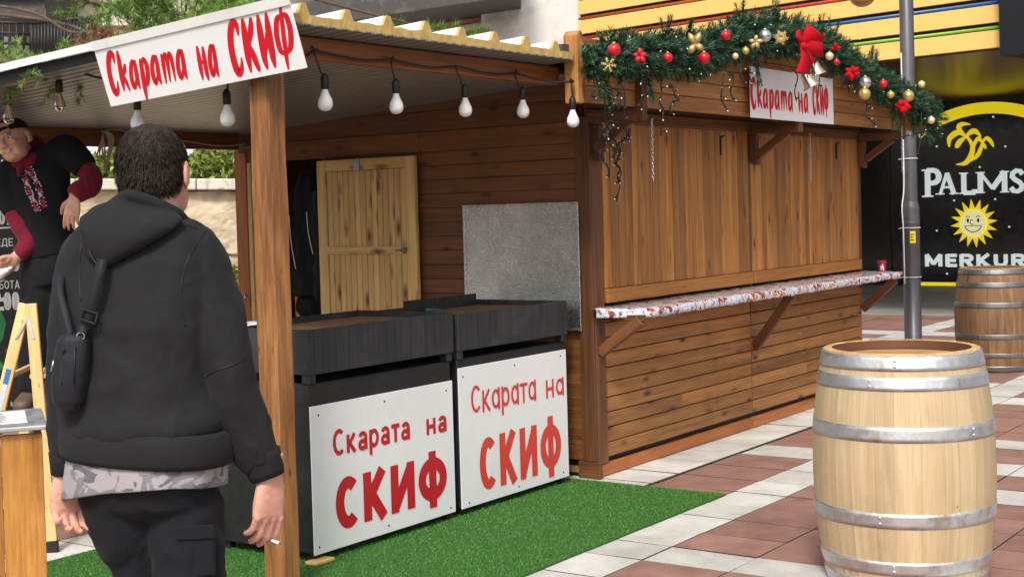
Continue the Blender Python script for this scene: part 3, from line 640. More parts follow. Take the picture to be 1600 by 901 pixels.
# stone wall + hedge behind the stall
sw = thing('stone_wall', 'rough pale stone garden wall with flat coping under the hedge', 'wall', dp(270, 460, 12))
WL = lambda u, v, d=12.: dp(u, v, d)
mb = MB()
for j in range(3):
    u = -260+random.random()*60
    while u < 560:
        u2 = u+random.uniform(110, 210); v0 = 297+j*100; slab(mb, u, v0, u2-.6, v0+99.5, 12+random.uniform(-.03, .03), .5); u = u2
so_ = mb.build('stone_course', 'stone', sw, .012, 2)
sm_ = so_.modifiers.new('sub', 'SUBSURF'); sm_.subdivision_type = 'SIMPLE'; sm_.levels = sm_.render_levels = 5
tx = bpy.data.textures.new('rock_face', 'CLOUDS'); tx.noise_scale = .22; tx.noise_depth = 5; dm_ = so_.modifiers.new('rock', 'DISPLACE'); dm_.texture = tx; dm_.strength = .09; dm_.texture_coords = 'LOCAL'
mb = MB(); u = -260
while u < 560: slab(mb, u, 279, u+93, 296.5, 11.9, .7); u += 94.5
mb.build('coping', 'coping', sw, .012, 2)
def leaves(mb, n, fn, size, nrm=None):
    for i in range(n):
        p = fn(); a = Vector((random.gauss(0, 1), random.gauss(0, 1), random.gauss(.3, .8))).normalized(); b = a.orthogonal().normalized(); b = (Matrix.Rotation(random.random()*6.3, 3, a) @ b); c = a.cross(b)
        s_ = size*random.uniform(.6, 1.3); k = len(mb.v)
        mb.v += [p-b*s_, p+c*s_*.42+a*s_*.1, p+b*s_, p-c*s_*.42+a*s_*.1]; mb.gc += [p]*4; mb.f.append((k, k+1, k+2, k+3)); mb.r.append(random.random()); mb.mi.append(0); mb.sm.append(False)
hb = thing('hedge', 'leafy yellow green clipped hedge growing above the stone wall', 'hedge', dp(270, 285, 12.6))
mb = MB(); base = dp(150, 285, 12.7)
def hp():
    u = random.uniform(-60, 520); d = 12.3+1.3*random.random(); top = 236+7*math.sin(u*.05)+5*math.sin(u*.13+1); v = 290-(290-top)*random.random()**.6
    return dp(u, v, d)+Vector((0, 0, random.gauss(0, .015)))
leaves(mb, 16000, hp, .038); mb.build('foliage', 'hedge', hb)
mb = MB()
for k in range(26): u = -60+k*22; mb.tube([dp(u, 300, 12.9), dp(u+random.uniform(-8, 8), 262, 12.9)], .012, 5)
mb.build('stems', 'bark', hb)
gp = thing('shrub', 'small green shrub growing between stone wall and stall corner post', 'shrub', dp(372, 470, 11))
mb = MB(); leaves(mb, 700, lambda: dp(random.gauss(372, 9), 470-random.random()*52, 11+random.random()*.4), .04); mb.build('foliage', 'hedge', gp)
mb = MB().tube([dp(372, 520, 11.2), dp(372, 440, 11.2)], .012, 5); mb.build('stem', 'bark', gp)
# back annex seen under the canopy between beam and hedge
ax = thing('annex', 'grey rendered annex wall far behind the hedge', 'building', dp(180, 400, 18))
mb = MB(); slab(mb, 160, 190, 212, 400, 18, .5); mb.build('wall', 'paleboard', ax)
mb = MB(); slab(mb, 112, 180, 165, 400, 18.4, .5); slab(mb, 213, 216, 480, 400, 18.4, .5); mb.build('side_wall', 'conc', ax)
# cedar tree leaning over the canopy roof
tr = thing('cedar_tree', 'bright green feathery cedar with branches hanging over the canopy roof', 'tree', dp(-330, 700, 8.6)*1)
base = dp(-330, 400, 8.6); base.z = 0; tr.location = base
mb = MB(); mb.tube(cr([tuple(base)+(.16,), tuple(base+Vector((.05, 0, 1.6)))+(.13,), tuple(base+Vector((.1, .1, 3)))+(.1,), tuple(base+Vector((.1, .1, 5)))+(.05,)], 4) and [base, base+Vector((.05, 0, 1.6)), base+Vector((.1, .1, 3.)), base+Vector((.1, .1, 5))], [.17, .14, .1, .05], 10)
nd = MB(); dry = MB()
def sprig(p, d, L, m, n=70, nl=.05):
    d = d.normalized()
    for i in range(n):
        t = random.random(); q = p+d*L*t+Vector((0, 0, -.25*L*t*t)); a = Vector((random.gauss(0, 1), random.gauss(0, 1), random.gauss(0, 1))); a = (a-d*a.dot(d)).normalized(); e = (a*.9+d*.7+Vector((0, 0, -.1))).normalized()*nl*random.uniform(.6, 1.2)
        s_ = e.cross(Vector((random.random(), random.random(), random.random()))).normalized()*.0022; k = len(m.v)
        m.v += [q-s_, q+s_, q+e]; m.gc += [q]*3; m.f.append((k, k+1, k+2)); m.r.append(random.random()); m.mi.append(0); m.sm.append(False)
def branch(pts, r, m, spread=.22, ns=26, nl=.05, s0=.3):
    q = [Vector(x) for x in cr([tuple(p) for p in pts], 8)]; mb.tube(q, [r*(1-.8*i/(len(q)-1)) for i in range(len(q))], 6)
    for k in range(ns):
        i = int((s0+(1-s0)*random.random())*(len(q)-2)); d = (q[i+1]-q[i]).normalized(); s_ = Vector((random.gauss(0, 1), random.gauss(0, 1), random.gauss(-.1, .6))).normalized()
        e = (d*.6+s_).normalized(); L = spread*random.uniform(.5, 1.3); mb.tube([q[i], q[i]+e*L*.5+Vector((0, 0, -.06*L)), q[i]+e*L+Vector((0, 0, -.25*L))], [.004, .003, .0015], 4)
        sprig(q[i], e, L, m, 60, nl)
        for _ in range(3): t = random.random(); sprig(q[i]+e*L*t, (e+Vector((random.gauss(0, .7), random.gauss(0, .7), random.gauss(0, .5)))), L*.5, m, 34, nl)
T2 = base+Vector((.08, .05, 2.3)); T3 = base+Vector((.1, .1, 3.0))
branch([T3, dp(-100, -40, 8.2), dp(120, 0, 7.4), dp(250, 18, 6.9), dp(330, 30, 6.7)], .022, nd, .24, 56, .05, .55)
branch([T3, dp(-60, -90, 7.9), dp(180, -50, 7.1), dp(330, -12, 6.6), dp(400, 8, 6.4)], .022, nd, .22, 54, .05, .58)
branch([T2, dp(-120, 60, 8), dp(20, 96, 7.4), dp(90, 100, 7), dp(150, 84, 6.8)], .022, nd, .17, 56, .045)
branch([T2, dp(-100, 80, 7.6), dp(-20, 92, 6.9), dp(30, 104, 6.6), dp(66, 112, 6.5)], .018, nd, .13, 16, .04, .2)
branch([T3, dp(0, 10, 7.6), dp(110, 50, 7.2), dp(160, 45, 7.), dp(185, 60, 6.9)], .012, dry, .11, 10, .045, .6)
branch([T3, dp(60, 30, 7.4), dp(180, 78, 7.0), dp(240, 66, 6.9), dp(275, 60, 6.8)], .012, nd, .15, 18, .045, .6)
branch([T3, dp(100, -100, 8.6), dp(420, -20, 8.4), dp(610, 30, 8.6), dp(690, 48, 8.8)], .02, nd, .2, 0)
for c_ in ((605, 38), (650, 44), (668, 40), (700, 46), (735, 46)):
    for _ in range(5): sprig(dp(c_[0]-10, c_[1]+8, 8.7), RH*random.uniform(.3, 1)+ZZ*random.uniform(-.2, .5), .16, nd, 50, .05)
for k in range(26):                                              # crown above, out of the photograph
    a = random.random()*6.28; h = random.uniform(3.2, 5); e = Vector((math.cos(a), math.sin(a), .1))*random.uniform(.5, 1.2)
    if e.dot(RH) < .3 or h > 4.2: branch([base+Vector((.1, .1, h)), base+Vector((.1, .1, h))+e*.5+Vector((0, 0, .05)), base+Vector((.1, .1, h-.15))+e], .018, nd, .25, 12, .055)
mb.build('trunk', 'bark', tr); nd.build('foliage', 'cedar', tr); dry.build('dry_foliage', 'dryneedle', tr)
# ================================================================== MARKET HUT
HW, HD = 4.18, 2.87
hut = thing('market_hut', 'brown stained wooden market hut with closed shutters and plank walls', 'hut', (0, 0, 0))
def planks_x(mb, x0, x1, y0, y1, z0, z1, hgt, gap=.003, mi=0, split=None):   # horizontal boards lying along X
    n = max(1, round((z1-z0)/hgt)); h = (z1-z0)/n
    for i in range(n):
        xs = [x0]
        if split and random.random() < .55: xs.append(random.uniform(x0+.5, x1-.5))
        xs.append(x1)
        for a, b in zip(xs, xs[1:]): mb.box(a+.0008, b-.0008, y0+random.uniform(-.0012, .0012), y1, z0+i*h+gap/2, z0+(i+1)*h-gap/2, 0, mi)
mb = MB()
for a, b in ((.0, 2.082), (2.092, HW)): planks_x(mb, a+.06 if a == 0 else a, b-.004, 0, .03, .105, .985, .088, .006, split=True)
mb.build('front_wall', 'hutlow', hut, .005, 2)
mb = MB()
for a, b in ((.012, 2.07), (2.10, HW)): mb.box(a, b, -.006, .03, .004, .075, 0)
mb.build('plinth', 'plinth', hut, .004)
mb = MB(); mb.box(.01, HW-.02, .034, .06, .0, 2.12, 0); mb.box(.03, .05, .02, HD-.02, .0, .2, 1); mb.build('backing', 'wire', hut)
mb = MB(); mb.box(.004, .112, -.012, .03, .078, 2.1, 2); mb.build('corner_board', 'trim', hut, .004)
mb = MB(); mb.box(-.022, .0, -.012, .085, .1, 2.1, 2); mb.build('corner_board', 'trim', hut, .004)
mb = MB(); mb.box(HW-.06, HW, -.012, .03, 1.0, 2.1, 2); mb.build('corner_board', 'trim', hut, .004)
mb = MB(); mb.box(-.02, .012, -.03, .12, .0, .098, 1); mb.build('corner_foot', 'trim', hut, .005)
def shutter(x0, x1):
    mb = MB(); n = round((x1-x0)/.0835); w_ = (x1-x0)/n
    for i in range(n): mb.box(x0+i*w_+.0035, x0+(i+1)*w_-.0035, -.012+random.uniform(-.0012, .0012), .022, 1.096, 2.068, 2)
    mb.box(x0+.004, x1-.004, .0225, .03, 1.05, 2.068, 2, 1)
    s_ = mb.build('shutter', ['hut', 'wire'], hut, .004, 2)
    mb = MB(); mb.box(x0-.006, x1+.004, -.03, .0, 1.012, 1.094, 0); mb.build('bottom_rail', 'rail', s_, .004)
    mb = MB(); xm = (x0+x1)/2+.55; mb.box(xm-.007, xm+.007, -.02, -.0125, 1.9, 2.03, 2); mb.tube([(xm, -.016, 2.02), (xm, -.04, 2.03), (xm+.012, -.04, 2.03)], .006, 6); mb.build('hook', 'iron', s_)
    return s_
shutter(.125, 2.075); shutter(2.112, 4.118)
mb = MB(); mb.box(.0, HW, -.02, .03, 2.07, 2.14, 0); mb.build('head_beam', 'trim', hut, .004)
mb = MB(); mb.box(2.078, 2.109, -.006, .02, 1.0, 2.07, 2); mb.build('centre_strip', 'trim', hut, .003)
# side wall with the doorway
def planks_y(mb, y0, y1, x0, x1, z0, z1, hgt, gap=.003, split=True):
    n = max(1, round((z1-z0)/hgt)); h = (z1-z0)/n
    for i in range(n):
        ys = [y0]+([random.uniform(y0+.3, y1-.3)] if split and y1-y0 > 1 and random.random() < .5 else [])+[y1]
        for a, b in zip(ys, ys[1:]): mb.box(x0+random.uniform(-.0012, .0012), x1, a+.0008, b-.0008, z0+i*h+gap/2, z0+(i+1)*h-gap/2, 1)
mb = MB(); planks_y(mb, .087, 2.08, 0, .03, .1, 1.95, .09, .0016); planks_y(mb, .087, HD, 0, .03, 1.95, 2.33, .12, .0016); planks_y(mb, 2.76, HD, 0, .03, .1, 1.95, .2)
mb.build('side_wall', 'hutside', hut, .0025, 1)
mb = MB(); mb.box(.032, .045, .06, 2.08, .02, 2.3, 1); mb.box(.032, .045, 2.081, HD-.032, 1.95, 2.15, 1); mb.build('lining', 'trim', hut)
mb = MB(); mb.box(-.01, .05, 2.735, 2.775, 0, 1.95, 2); mb.build('door_jamb', 'pine', hut, .004)
mb = MB(); mb.box(-.014, .02, 2.78, HD+.02, 0, 2.02, 2); mb.build('door_jamb', 'plinth', hut, .004)
hk = MB().tube([(-.016, 2.8, 1.03), (-.04, 2.8, 1.05), (-.05, 2.79, 1.03), (-.04, 2.79, 1.0)], .005, 6).build('hook', 'chrome', hut)
mb = MB(); planks_y(mb, 2.04, HD, .9, .92, 0, 2.1, 3); 
mb = MB()
for i in range(9): mb.box(.82, .84, 1.95+i*.1, 2.046+i*.1, .0, 2.1, 2)
for z in (.6, 1.25, 1.9): mb.box(.79, .82, 1.9, 2.84, z, z+.07, 1)
mb.box(.70, .74, 2.1, 2.16, 0, 2.1, 2); mb.box(.35, .42, 2.46, 2.5, 0, 1.7, 2); mb.box(.2, .26, 2.52, 2.56, 0, 1.7, 2)
mb.build('inner_lining', 'pinein', hut, .004)
mb = MB(); mb.box(.05, HW-.05, HD-.03, HD, 0, 2.2, 0); mb.box(HW-.03, HW, .05, HD-.03, 0, 2.2, 1); mb.build('rear_wall', 'hutside', hut)
mb = MB(); mb.box(.03, HW-.03, .03, HD-.03, .02, .06, 0); mb.build('floor', 'pinein', hut)
# door folded back against the side wall
door = MB(); y0, y1, z1, z0 = 1.254, 2.079, 1.931, .12
for i in range(14): w_ = (y1-y0-.16)/14; door.box(-.05, -.028, y0+.08+i*w_+.0016, y0+.08+(i+1)*w_-.0016, z0+.07, z1-.075, 2)
dr = door.build('door', 'pine', hut, .004)
mb = MB(); mb.box(-.058, -.022, y0, y0+.078, z0, z1, 2); mb.box(-.058, -.022, y1-.078, y1, z0, z1, 2); mb.box(-.057, -.022, y0+.079, y1-.079, z1-.073, z1, 1); mb.box(-.057, -.022, y0+.079, y1-.079, z0, z0+.07, 1); mb.build('door_frame', 'pine', dr, .004)
mb = MB(); mb.box(-.068, -.051, y0+.10, y1-.08, 1.315, 1.365, 1); mb.build('crossbar', 'pine', dr, .003)
mb = MB(); mb.box(-.074, -.0685, y0+.07, y0+.11, 1.325, 1.357, 1); mb.tube([(-.08, y0+.06, 1.341), (-.08, y0+.15, 1.341)], .005, 8); mb.build('bolt', 'hoopold', dr)
mb = MB(); mb.box(-.064, -.0585, y1-.38, y1-.33, z1-.075, z1-.002, 2); mb.build('latch', 'chrome', dr)
# fascia with low arch
FY = -.35
def ftop(x): return 2.47+.14*max(0, 1-abs(x-1.9)/2.3)-.08*max(0, (x-3.6)/1.0)
mb = MB(); xs = [-.62+i*(5.27/14) for i in range(15)]
nb_ = 5; hb_ = .092
for i in range(6):
    za = 2.128+i*hb_; zb = za+hb_-.004
    cutx = [-.62]+([random.uniform(.3, 3.8)] if i % 2 else [])+[4.65]
    for a, b in zip(cutx, cutx[1:]):
        n = 12; pts = []
        px_ = [a+.001+(b-a-.002)*k/n for k in range(n+1)]; seg = [x for x in px_ if ftop(x) > za+.01]
        if len(seg) < 2: continue
        mb.prism([(x, FY, za) for x in seg]+[(x, FY, min(zb, ftop(x))) for x in seg[::-1]], (0, .025, 0))
mb.build('fascia', 'fasc', hut, .004, 2)
mb = MB(); P = [(-.685, FY-.02, 2.12), (-.685, FY-.02, 2.475), (-.66, FY-.02, 2.50), (-.635, FY-.02, 2.50), (-.622, FY-.02, 2.48), (-.622, FY-.02, 2.12)]
mb.prism(P, (0, .085, 0), 2); mb.build('end_post', 'fasc', hut, .005)
mb = MB(); mb.box(4.652, 4.70, FY-.02, FY+.06, 2.11, 2.36, 2); mb.build('end_post', 'fasc', hut, .005)
for x in (-.03, 2.12, 4.15):
    mb = MB(); mb.box(x-.03, x+.03, FY-.045, FY-.002, 2.05, 2.40, 2); b_ = mb.build('bracket', 'trim', hut, .004)
    mb = MB(); mb.box(x-.028, x+.028, FY-.0, -.022, 2.055, 2.115, 1); mb.build('bracket_arm', 'trim', b_, .004)
    mb = MB(); X0 = x+.06 if x < 0 else x
    mb.prism([(X0-.028, -.075, 1.84), (X0-.028, -.05, 1.835), (X0-.028, -.014, 1.86), (X0-.028, -.014, 2.05), (X0-.028, -.07, 2.05), (X0-.028, -.062, 1.93)], (.056, 0, 0), 2); mb.build('wall_cleat', 'trim', b_, .004)
    mb = MB(); mb.beam((x, FY+.05, 2.06), (x, -.07, 1.905), (.022, 0, 0), (0, .016, .022)); mb.build('brace', 'trim', b_, .003)
# hut roof
mb = MB(); R0, R1_ = -.75, 4.8; yA, yB = FY+.03, HD+.25
mb.prism([(R0, yA, 2.385), (1.9, yA, 2.53), (1.9, yA, 2.57), (R0, yA, 2.425)], (0, yB-yA, 0)); mb.prism([(1.902, yA, 2.53), (R1_, yA, 2.31), (R1_, yA, 2.35), (1.902, yA, 2.57)], (0, yB-yA, 0))
M['felt'] = plain('roof_felt', S(70, 66, 62), .85, var=.2, bump=.3); mb.build('roof', 'felt', hut)
mb = MB(); mb.prism([(.0, .0, 2.141), (HW, 0, 2.141), (HW, 0, 2.3), (1.9, 0, 2.5), (.0, 0, 2.36)], (0, .03, 0)); mb.build('gable', 'trim', hut)
# counter shelf
mb = MB(); mb.box(.12, 4.32, -.30, -.034, .955, .982, 0); sh = mb.build('counter_shelf', 'rail', hut, .004)
for x, zl in ((.05, .73), (2.115, .56), (4.165, .68)):
    mb = MB(); mb.beam((x, -.29, .925), (x, -.012, zl), (.024, 0, 0), (0, .02, .024)); mb.build('shelf_brace', 'trim', sh, .003)
    mb = MB(); mb.box(x-.022, x+.022, -.31, -.0135, .918, .953, 1); mb.build('shelf_arm', 'trim', sh, .003)
def chain(x, y, z0, z1, name='chain'):
    mb = MB(); z = z0; k = 0
    while z > z1:
        d = Vector((.006, 0, 0)) if k % 2 else Vector((0, .006, 0)); q = [Vector((x, y, z))+d*math.cos(a*math.pi/4)+Vector((0, 0, .013*math.sin(a*math.pi/4))) for a in range(9)]
        mb.tube(q, .0022, 4, cap=False); z -= .019; k += 1
    return mb.build(name, 'chrome', hut)
chain(.035, FY-.05, 2.05, 1.72); chain(2.72, -.2, 2.06, 1.7); chain(4.08, FY-.05, 2.14, 1.79)
# patterned film cloth on the shelf
def m_cloth():
    t = NT('festive_film'); g = t.obj
    n = t.noise(g, 16, 3, .5, 1.2); n2 = t.noise(g, 34, 3, .5, .8); n3 = t.noise(g, 9, 2, .5, .6)
    c = t.mix(t.rng(n2, .52, .58), S(216, 216, 226), S(168, 176, 196)); c = t.mix(t.rng(n, .56, .58), c, S(176, 76, 50)); c = t.mix(t.rng(n, .64, .65), c, S(96, 52, 36)); c = t.mix(t.rng(n3, .62, .64), c, S(206, 160, 100))
    c = t.mix(t.rng(t.noise(g, 60, 2), .62, .64), c, S(70, 78, 90))
    return t.set(Base_Color=c, Roughness=.18, Coat_Weight=.3)
M['film'] = m_cloth()
mb = MB(); nx, prof = 140, [(-.02, .992), (-.1, .987), (-.2, .988), (-.29, .986), (-.325, .982), (-.332, .965), (-.33, .945), (-.325, .932)]
vs = []
for i in range(nx+1):
    x = -.04+4.22*i/nx-(.0 if i else .02); e = min(1, i/6)
    for j, (y, z) in enumerate(prof):
        yy = -.02+(y+.02)*(.12+.88*math.sin(e*math.pi/2)) if i < 6 else y
        w_ = noise.noise(Vector((x*9, y*9, 0)))*.006; vs.append((x+.0*j, yy-(abs(w_) if j > 3 else 0), z+(w_ if j < 4 else w_*1.6)+.004))
np_ = len(prof); mb.add(vs, [(i*np_+j, i*np_+j+1, (i+1)*np_+j+1, (i+1)*np_+j) for i in range(nx) for j in range(np_-1)], smooth=True)
cl = mb.build('tablecloth', 'film', None); s_ = cl.modifiers.new('t', 'SOLIDIFY'); s_.thickness = .0015
tag(cl, 'white festive printed film laid along the long serving shelf of the hut', 'tablecloth')
M['cup'] = plain('cup_red', S(140, 26, 50), .35)
cp = MB().lathe([(.0, 0), (.026, 0), (.027, .004), (.036, .082), (.038, .085), (.036, .088), (.033, .084), (.025, .006), (0, .005)], (4.12, -.2, .993), 20).build('paper_cup', ['cup'])
tag(cp, 'dark red paper cup standing at the far end of the shelf', 'cup')
M['cupw'] = plain('cup_print', S(226, 206, 206), .4)
mb = MB(); d_ = (CAM-Vector((4.12, -.2, 1.03))).normalized(); 
for a, dz in ((-.25, .03), (.1, .045), (.3, .025)): e = Matrix.Rotation(a, 3, 'Z') @ Vector((d_.x, d_.y, 0)).normalized(); mb.obox(Vector((4.12, -.2, .993+dz))+e*(.0305+.1*(dz-.03)), e.cross(ZZ)*.004, e*.001, (0, 0, .016))
mb.build('print', 'cupw', cp)

# ================================================================== CANOPY
def zroof(y): return 2.33-.0613*(y+.2)                          # underside
can = thing('canopy', 'lean-to canopy of white ribbed sandwich panels on a square wooden post', 'canopy', (-1.7, 0, 0))
RX0, RX1, RY0, RY1 = -2.88, -.70, -.36, 3.0
mb = MB(); mb.prism([(RX0, RY0, zroof(RY0)), (RX1, RY0, zroof(RY0)), (RX1, RY1, zroof(RY1)), (RX0, RY1, zroof(RY1))], (0, 0, .006))
mb.prism([(RX1+.001, .0, zroof(0)), (-.005, .0, zroof(0)), (-.005, RY1, zroof(RY1)), (RX1+.001, RY1, zroof(RY1))], (0, 0, .006)); mb.build('ceiling', 'ceil', can)
# foam core with ragged cut front edge and ribs
ribs = []; x = RX0+.16
prof = []
def rib(mb, xs_, y0, y1, extra, mi):
    P0 = [(x_, y0, zroof(y0)+h) for x_, h in xs_]; e = Vector((0, y1-y0, zroof(y1)-zroof(y0))); mb.prism(P0, e, 1, mi)
mb = MB(); core = [(RX0+.004, .0065)]; N_ = 90
up_ = []
ribx = [RX0+.16+k*.265 for k in range(8)]
for i in range(N_+1):
    x = RX0+.004+(RX1-RX0-.008)*i/N_; h = .042+.006*noise.noise(Vector((x*14, 3, 0)))
    for rx in ribx:
        d_ = abs(x-rx)
        if d_ < .036: h += .048*min(1, (.036-d_)/.022)
    up_.append((x, h))
vs = []; F = []
for k, (yy) in enumerate((RY0+.003, RY0+.02)):
    for x, h in up_: vs += [(x, yy+(.004*noise.noise(Vector((x*20, 1, 0))) if k == 0 else 0), zroof(yy)+.0065), (x, yy, zroof(yy)+h)]
n2_ = 2*(N_+1)
for i in range(N_):
    a = 2*i; F += [(a, a+2, a+3, a+1), (a+1, a+3, a+3+n2_, a+1+n2_)]
mb.add(vs, F); mb.build('foam_edge', 'foam', can)
mb = MB(); vs = []
for yy in (RY0+.02, RY1):
    for x, h in up_: vs += [(x, yy, zroof(yy)+.0065), (x, yy, zroof(yy)+h+.001)]
F = []
for i in range(N_): a = 2*i; F += [(a+1, a+3, a+3+n2_, a+1+n2_), (a+n2_, a+1+n2_, a+3+n2_, a+2+n2_)]
mb.add(vs, F); mb.prism([(RX1, .1, zroof(.1)+.0065), (-.01, .1, zroof(.1)+.0065), (-.01, RY1, zroof(RY1)+.0065), (RX1, RY1, zroof(RY1)+.0065)], (0, 0, .04)); mb.build('roof_sheet', 'whitemetal', can)
mb = MB(); e = Vector((0, 1.0, zroof(1)-zroof(0))); 
mb.prism([(RX0-.04, -.47, zroof(-.47)+.045), (RX0-.04, 3.05, zroof(3.05)+.045), (RX0-.04, 3.05, zroof(3.05)+.075), (RX0-.04, -.47, zroof(-.47)+.075)], (.003, 0, 0)); mb.prism([(RX0-.04, -.47, zroof(-.47)+.0755), (RX0+.1, -.47, zroof(-.47)+.0755), (RX0+.1, 3.05, zroof(3.05)+.0755), (RX0-.04, 3.05, zroof(3.05)+.0755)], (0, 0, .003)); mb.build('edge_flashing', 'whitemetal', can)
mb = MB(); mb.prism([(RX0-.004, -.3, zroof(-.3)-.0), (RX0-.004, 2.95, zroof(2.95)), (RX0-.004, 2.95, zroof(2.95)+.05), (RX0-.004, -.3, zroof(-.3)+.05)], (.008, 0, 0)); mb.build('edge_closer', 'soot', can)
BY = -.2
mb = MB(); mb.box(-2.70, -.6, BY, BY+.07, 2.232, 2.326, 0); mb.build('front_beam', 'beam', can, .006)
mb = MB(); mb.box(-2.70, -.04, 2.8, 2.88, 2.04, 2.148, 0); mb.build('rear_beam', 'beam', can, .006)
mb = MB(); PX, PY = -2.785, -.2; seg_ = 26
vs = []; g = []
for i in range(seg_+1):                                          # hand-hewn square post, slightly wavy edges
    z = 2.3*i/seg_
    for j, (a, b) in enumerate(((0, 0), (1, 0), (1, 1), (0, 1))):
        wx = .004*noise.noise(Vector((z*3.1, j*7, 0))); wy = .004*noise.noise(Vector((z*2.7, j*5, 9)))
        for (ca, cb) in (((1, 0), (0, 1)),):
            pass
        x = PX+a*.112+wx; y = PY+b*.112+wy; ch = .012+.006*noise.noise(Vector((z*4, j*3, 4)))
        sa, sb_ = (1 if a == 0 else -1), (1 if b == 0 else -1)
        o2_ = [(x+sa*0, y+sb_*ch), (x+sa*ch, y)] if (a, b) in ((0, 0), (1, 1)) else [(x+sa*ch, y), (x, y+sb_*ch)]
        for q in o2_: vs.append((q[0], q[1], z)); g.append((z, q[0], q[1]))
n8 = 8; F = [(i*8+k, i*8+(k+1) % 8, (i+1)*8+(k+1) % 8, (i+1)*8+k) for i in range(seg_) for k in range(8)]+[tuple(range(8))[::-1], tuple(seg_*8+k for k in range(8))]
mb.add(vs, F, g); mb.build('post', 'post', can)
mb = MB(); mb.box(-2.75, -2.65, 2.79, 2.89, 0, 2.04, 2); mb.build('post', 'post', can, .006)

# big hanging sign on the canopy's left edge
def sign_red_text(mb, fr, W_, H_, y0f, hs): pass
A = Vector((RX0-.048, .70, 0)); A.z = zroof(.70)+.06; B = Vector((RX0-.048, -.475, 0)); B.z = zroof(-.475)+.062
xd = (B-A).normalized(); dn = Vector((.072, 0, -.262)); dn = (dn-xd*dn.dot(xd)).normalized(); SF = Frame(A, xd, -dn)     # x to the right, y up, origin at top left
SWd = (B-A).length; SH = .272
bs = MB(); poly(bs, SF, [(0, -SH), (SWd, -SH), (SWd, .012), (0, .012)], -.004, .004); hs_ = bs.build('hanging_sign', 'white'); tag(hs_, 'large white sign with red brush lettering on the canopy edge above post', 'sign')
hx = lambda u, v: SF.hit(u, v)[0]
for w_, q0, q1, y_, h_ in (('Скарата', (177, 157), (296, 128), -.222, .178), ('на', (313, 126), (344, 120), -.238, .19), ('СКИФ', (364, 117), (460, 92), -.243, .208)):
    mb = MB(); brush_fit(mb, SF, w_, hx(*q0), hx(*q1), y_, h_, .0006, .2); mb.build('lettering', 'red', hs_)
mb = MB(); poly(mb, SF, [(-.004, -.022), (SWd+.004, -.022), (SWd+.004, .018), (-.004, .018)], .004, .0025); mb.build('folded_edge', 'whitemetal', hs_)
# sign on the hut fascia
TF = Frame((1.315, FY-.052, 2.118), (1, 0, 0), (0, 0, 1)); TW, TH = 1.36, .325
bs = MB(); poly(bs, TF, [(0, 0), (TW, 0), (TW, TH), (0, TH)], -.004, .004); fs_ = bs.build('fascia_sign', 'white'); tag(fs_, 'small white sign with red brush lettering below the garland bow', 'sign')
hx = lambda u, v: TF.hit(u, v)[0]
for w_, q0, q1, h_ in (('Скарата', (1173, 165), (1239, 170), .185), ('на', (1247, 170), (1263, 172), .19), ('СКИФ', (1270, 174), (1294, 176), .2)):
    mb = MB(); brush_fit(mb, TF, w_, hx(*q0), hx(*q1), .062, h_, .0006); mb.build('lettering', 'red', fs_)

# ================================================================== GRILLS
def grill(x0, x1, ztop, label, panel_top, style, back):
    g = thing('charcoal_grill', label, 'grill', ((x0+x1)/2, .35, 0), 'charcoal grills side by side on the turf'); Y0, Y1 = .075, .68
    mb = MB(); mb.box(x0+.008, x1-.008, Y0, Y1, .05, .815, 2); mb.build('cabinet', 'soot', g, .004)
    for a in (x0+.03, x1-.06):
        for b in (Y0+.01, Y1-.05): MB().box(a, a+.035, b, b+.035, .012, .05, 2).build('foot', 'soot', g)
    for a in (x0+.004, x1-.05):
        for b in (Y0-.012, Y1-.04):
            MB().box(a, a+.046, b, b+.046, .8152, .875, 2).build('spacer', 'grill', g, .003)
    mb = MB(); T = .012
    for q in ((x0-.002, x1-.0, Y0-.022, Y0-.022+T), (x0-.002, x1, Y1+.01-T, Y1+.01), (x0-.002, x0-.002+T, Y0-.022+T, Y1+.01-T), (x1-T, x1, Y0-.022+T, Y1+.01-T)): mb.box(*q, .858, ztop, 0)
    mb.box(x0+T, x1-T, Y0-.01, Y1-.004, .862, .872, 0); fb = mb.build('firebox', 'grill', g, .002)
    mb = MB(); mb.box(x0+.02, x1-.02, Y0, Y1-.02, .8735, ztop-.03, 0); mb.build('ash_bed', 'ash', fb)
    if back:
        mb = MB(); mb.box(x0+.35, x1-.002, Y1+.012, Y1+.02, .86, ztop+.035, 0); mb.build('splash_plate', 'grill', g, .002)
    PFr = Frame((x0+.008, Y0-.008, .045), (1, 0, 0), (0, 0, 1)); W_ = x1-x0-.012; H_ = panel_top-.045
    mb = MB(); poly(mb, PFr, [(0, 0), (W_, 0), (W_, H_), (0, H_)], -.006, .006); pn = mb.build('front_sign', 'white', g, .0015)
    mb = MB()
    for a in (.05, W_/2, W_-.05):
        for b in (.03, H_-.04): MB().lathe([(0, 0), (.005, 0), (.005, .002), (0, .003)], PFr.p(a+random.uniform(-.02, .02), b+random.uniform(-.01, .01), 0), 8, 0, PFr.n).build('screw', 'iron', pn)
    mb = MB()
    if style == 0:
        letters_px(mb, PFr, 'Скарата', (519, 672, 641, 713), t=.07, gap=.09); letters_px(mb, PFr, 'на', (665, 645, 698, 680), t=.074, gap=.1)
        letters_px(mb, PFr, 'СКИФ', (523, 750, 700, 829), t=.1, gap=.1); mb.build('lettering', 'dred', pn)
    else:
        letters_px(mb, PFr, 'Скарата', (735, 603, 838, 646), t=.058, gap=.1, rnd_=True); letters_px(mb, PFr, 'на', (852, 586, 881, 621), t=.058, gap=.12, rnd_=True)
        letters_px(mb, PFr, 'СКИФ', (748, 685, 878, 769), t=.1, gap=.12); mb.build('lettering', 'ored', pn)
    return g
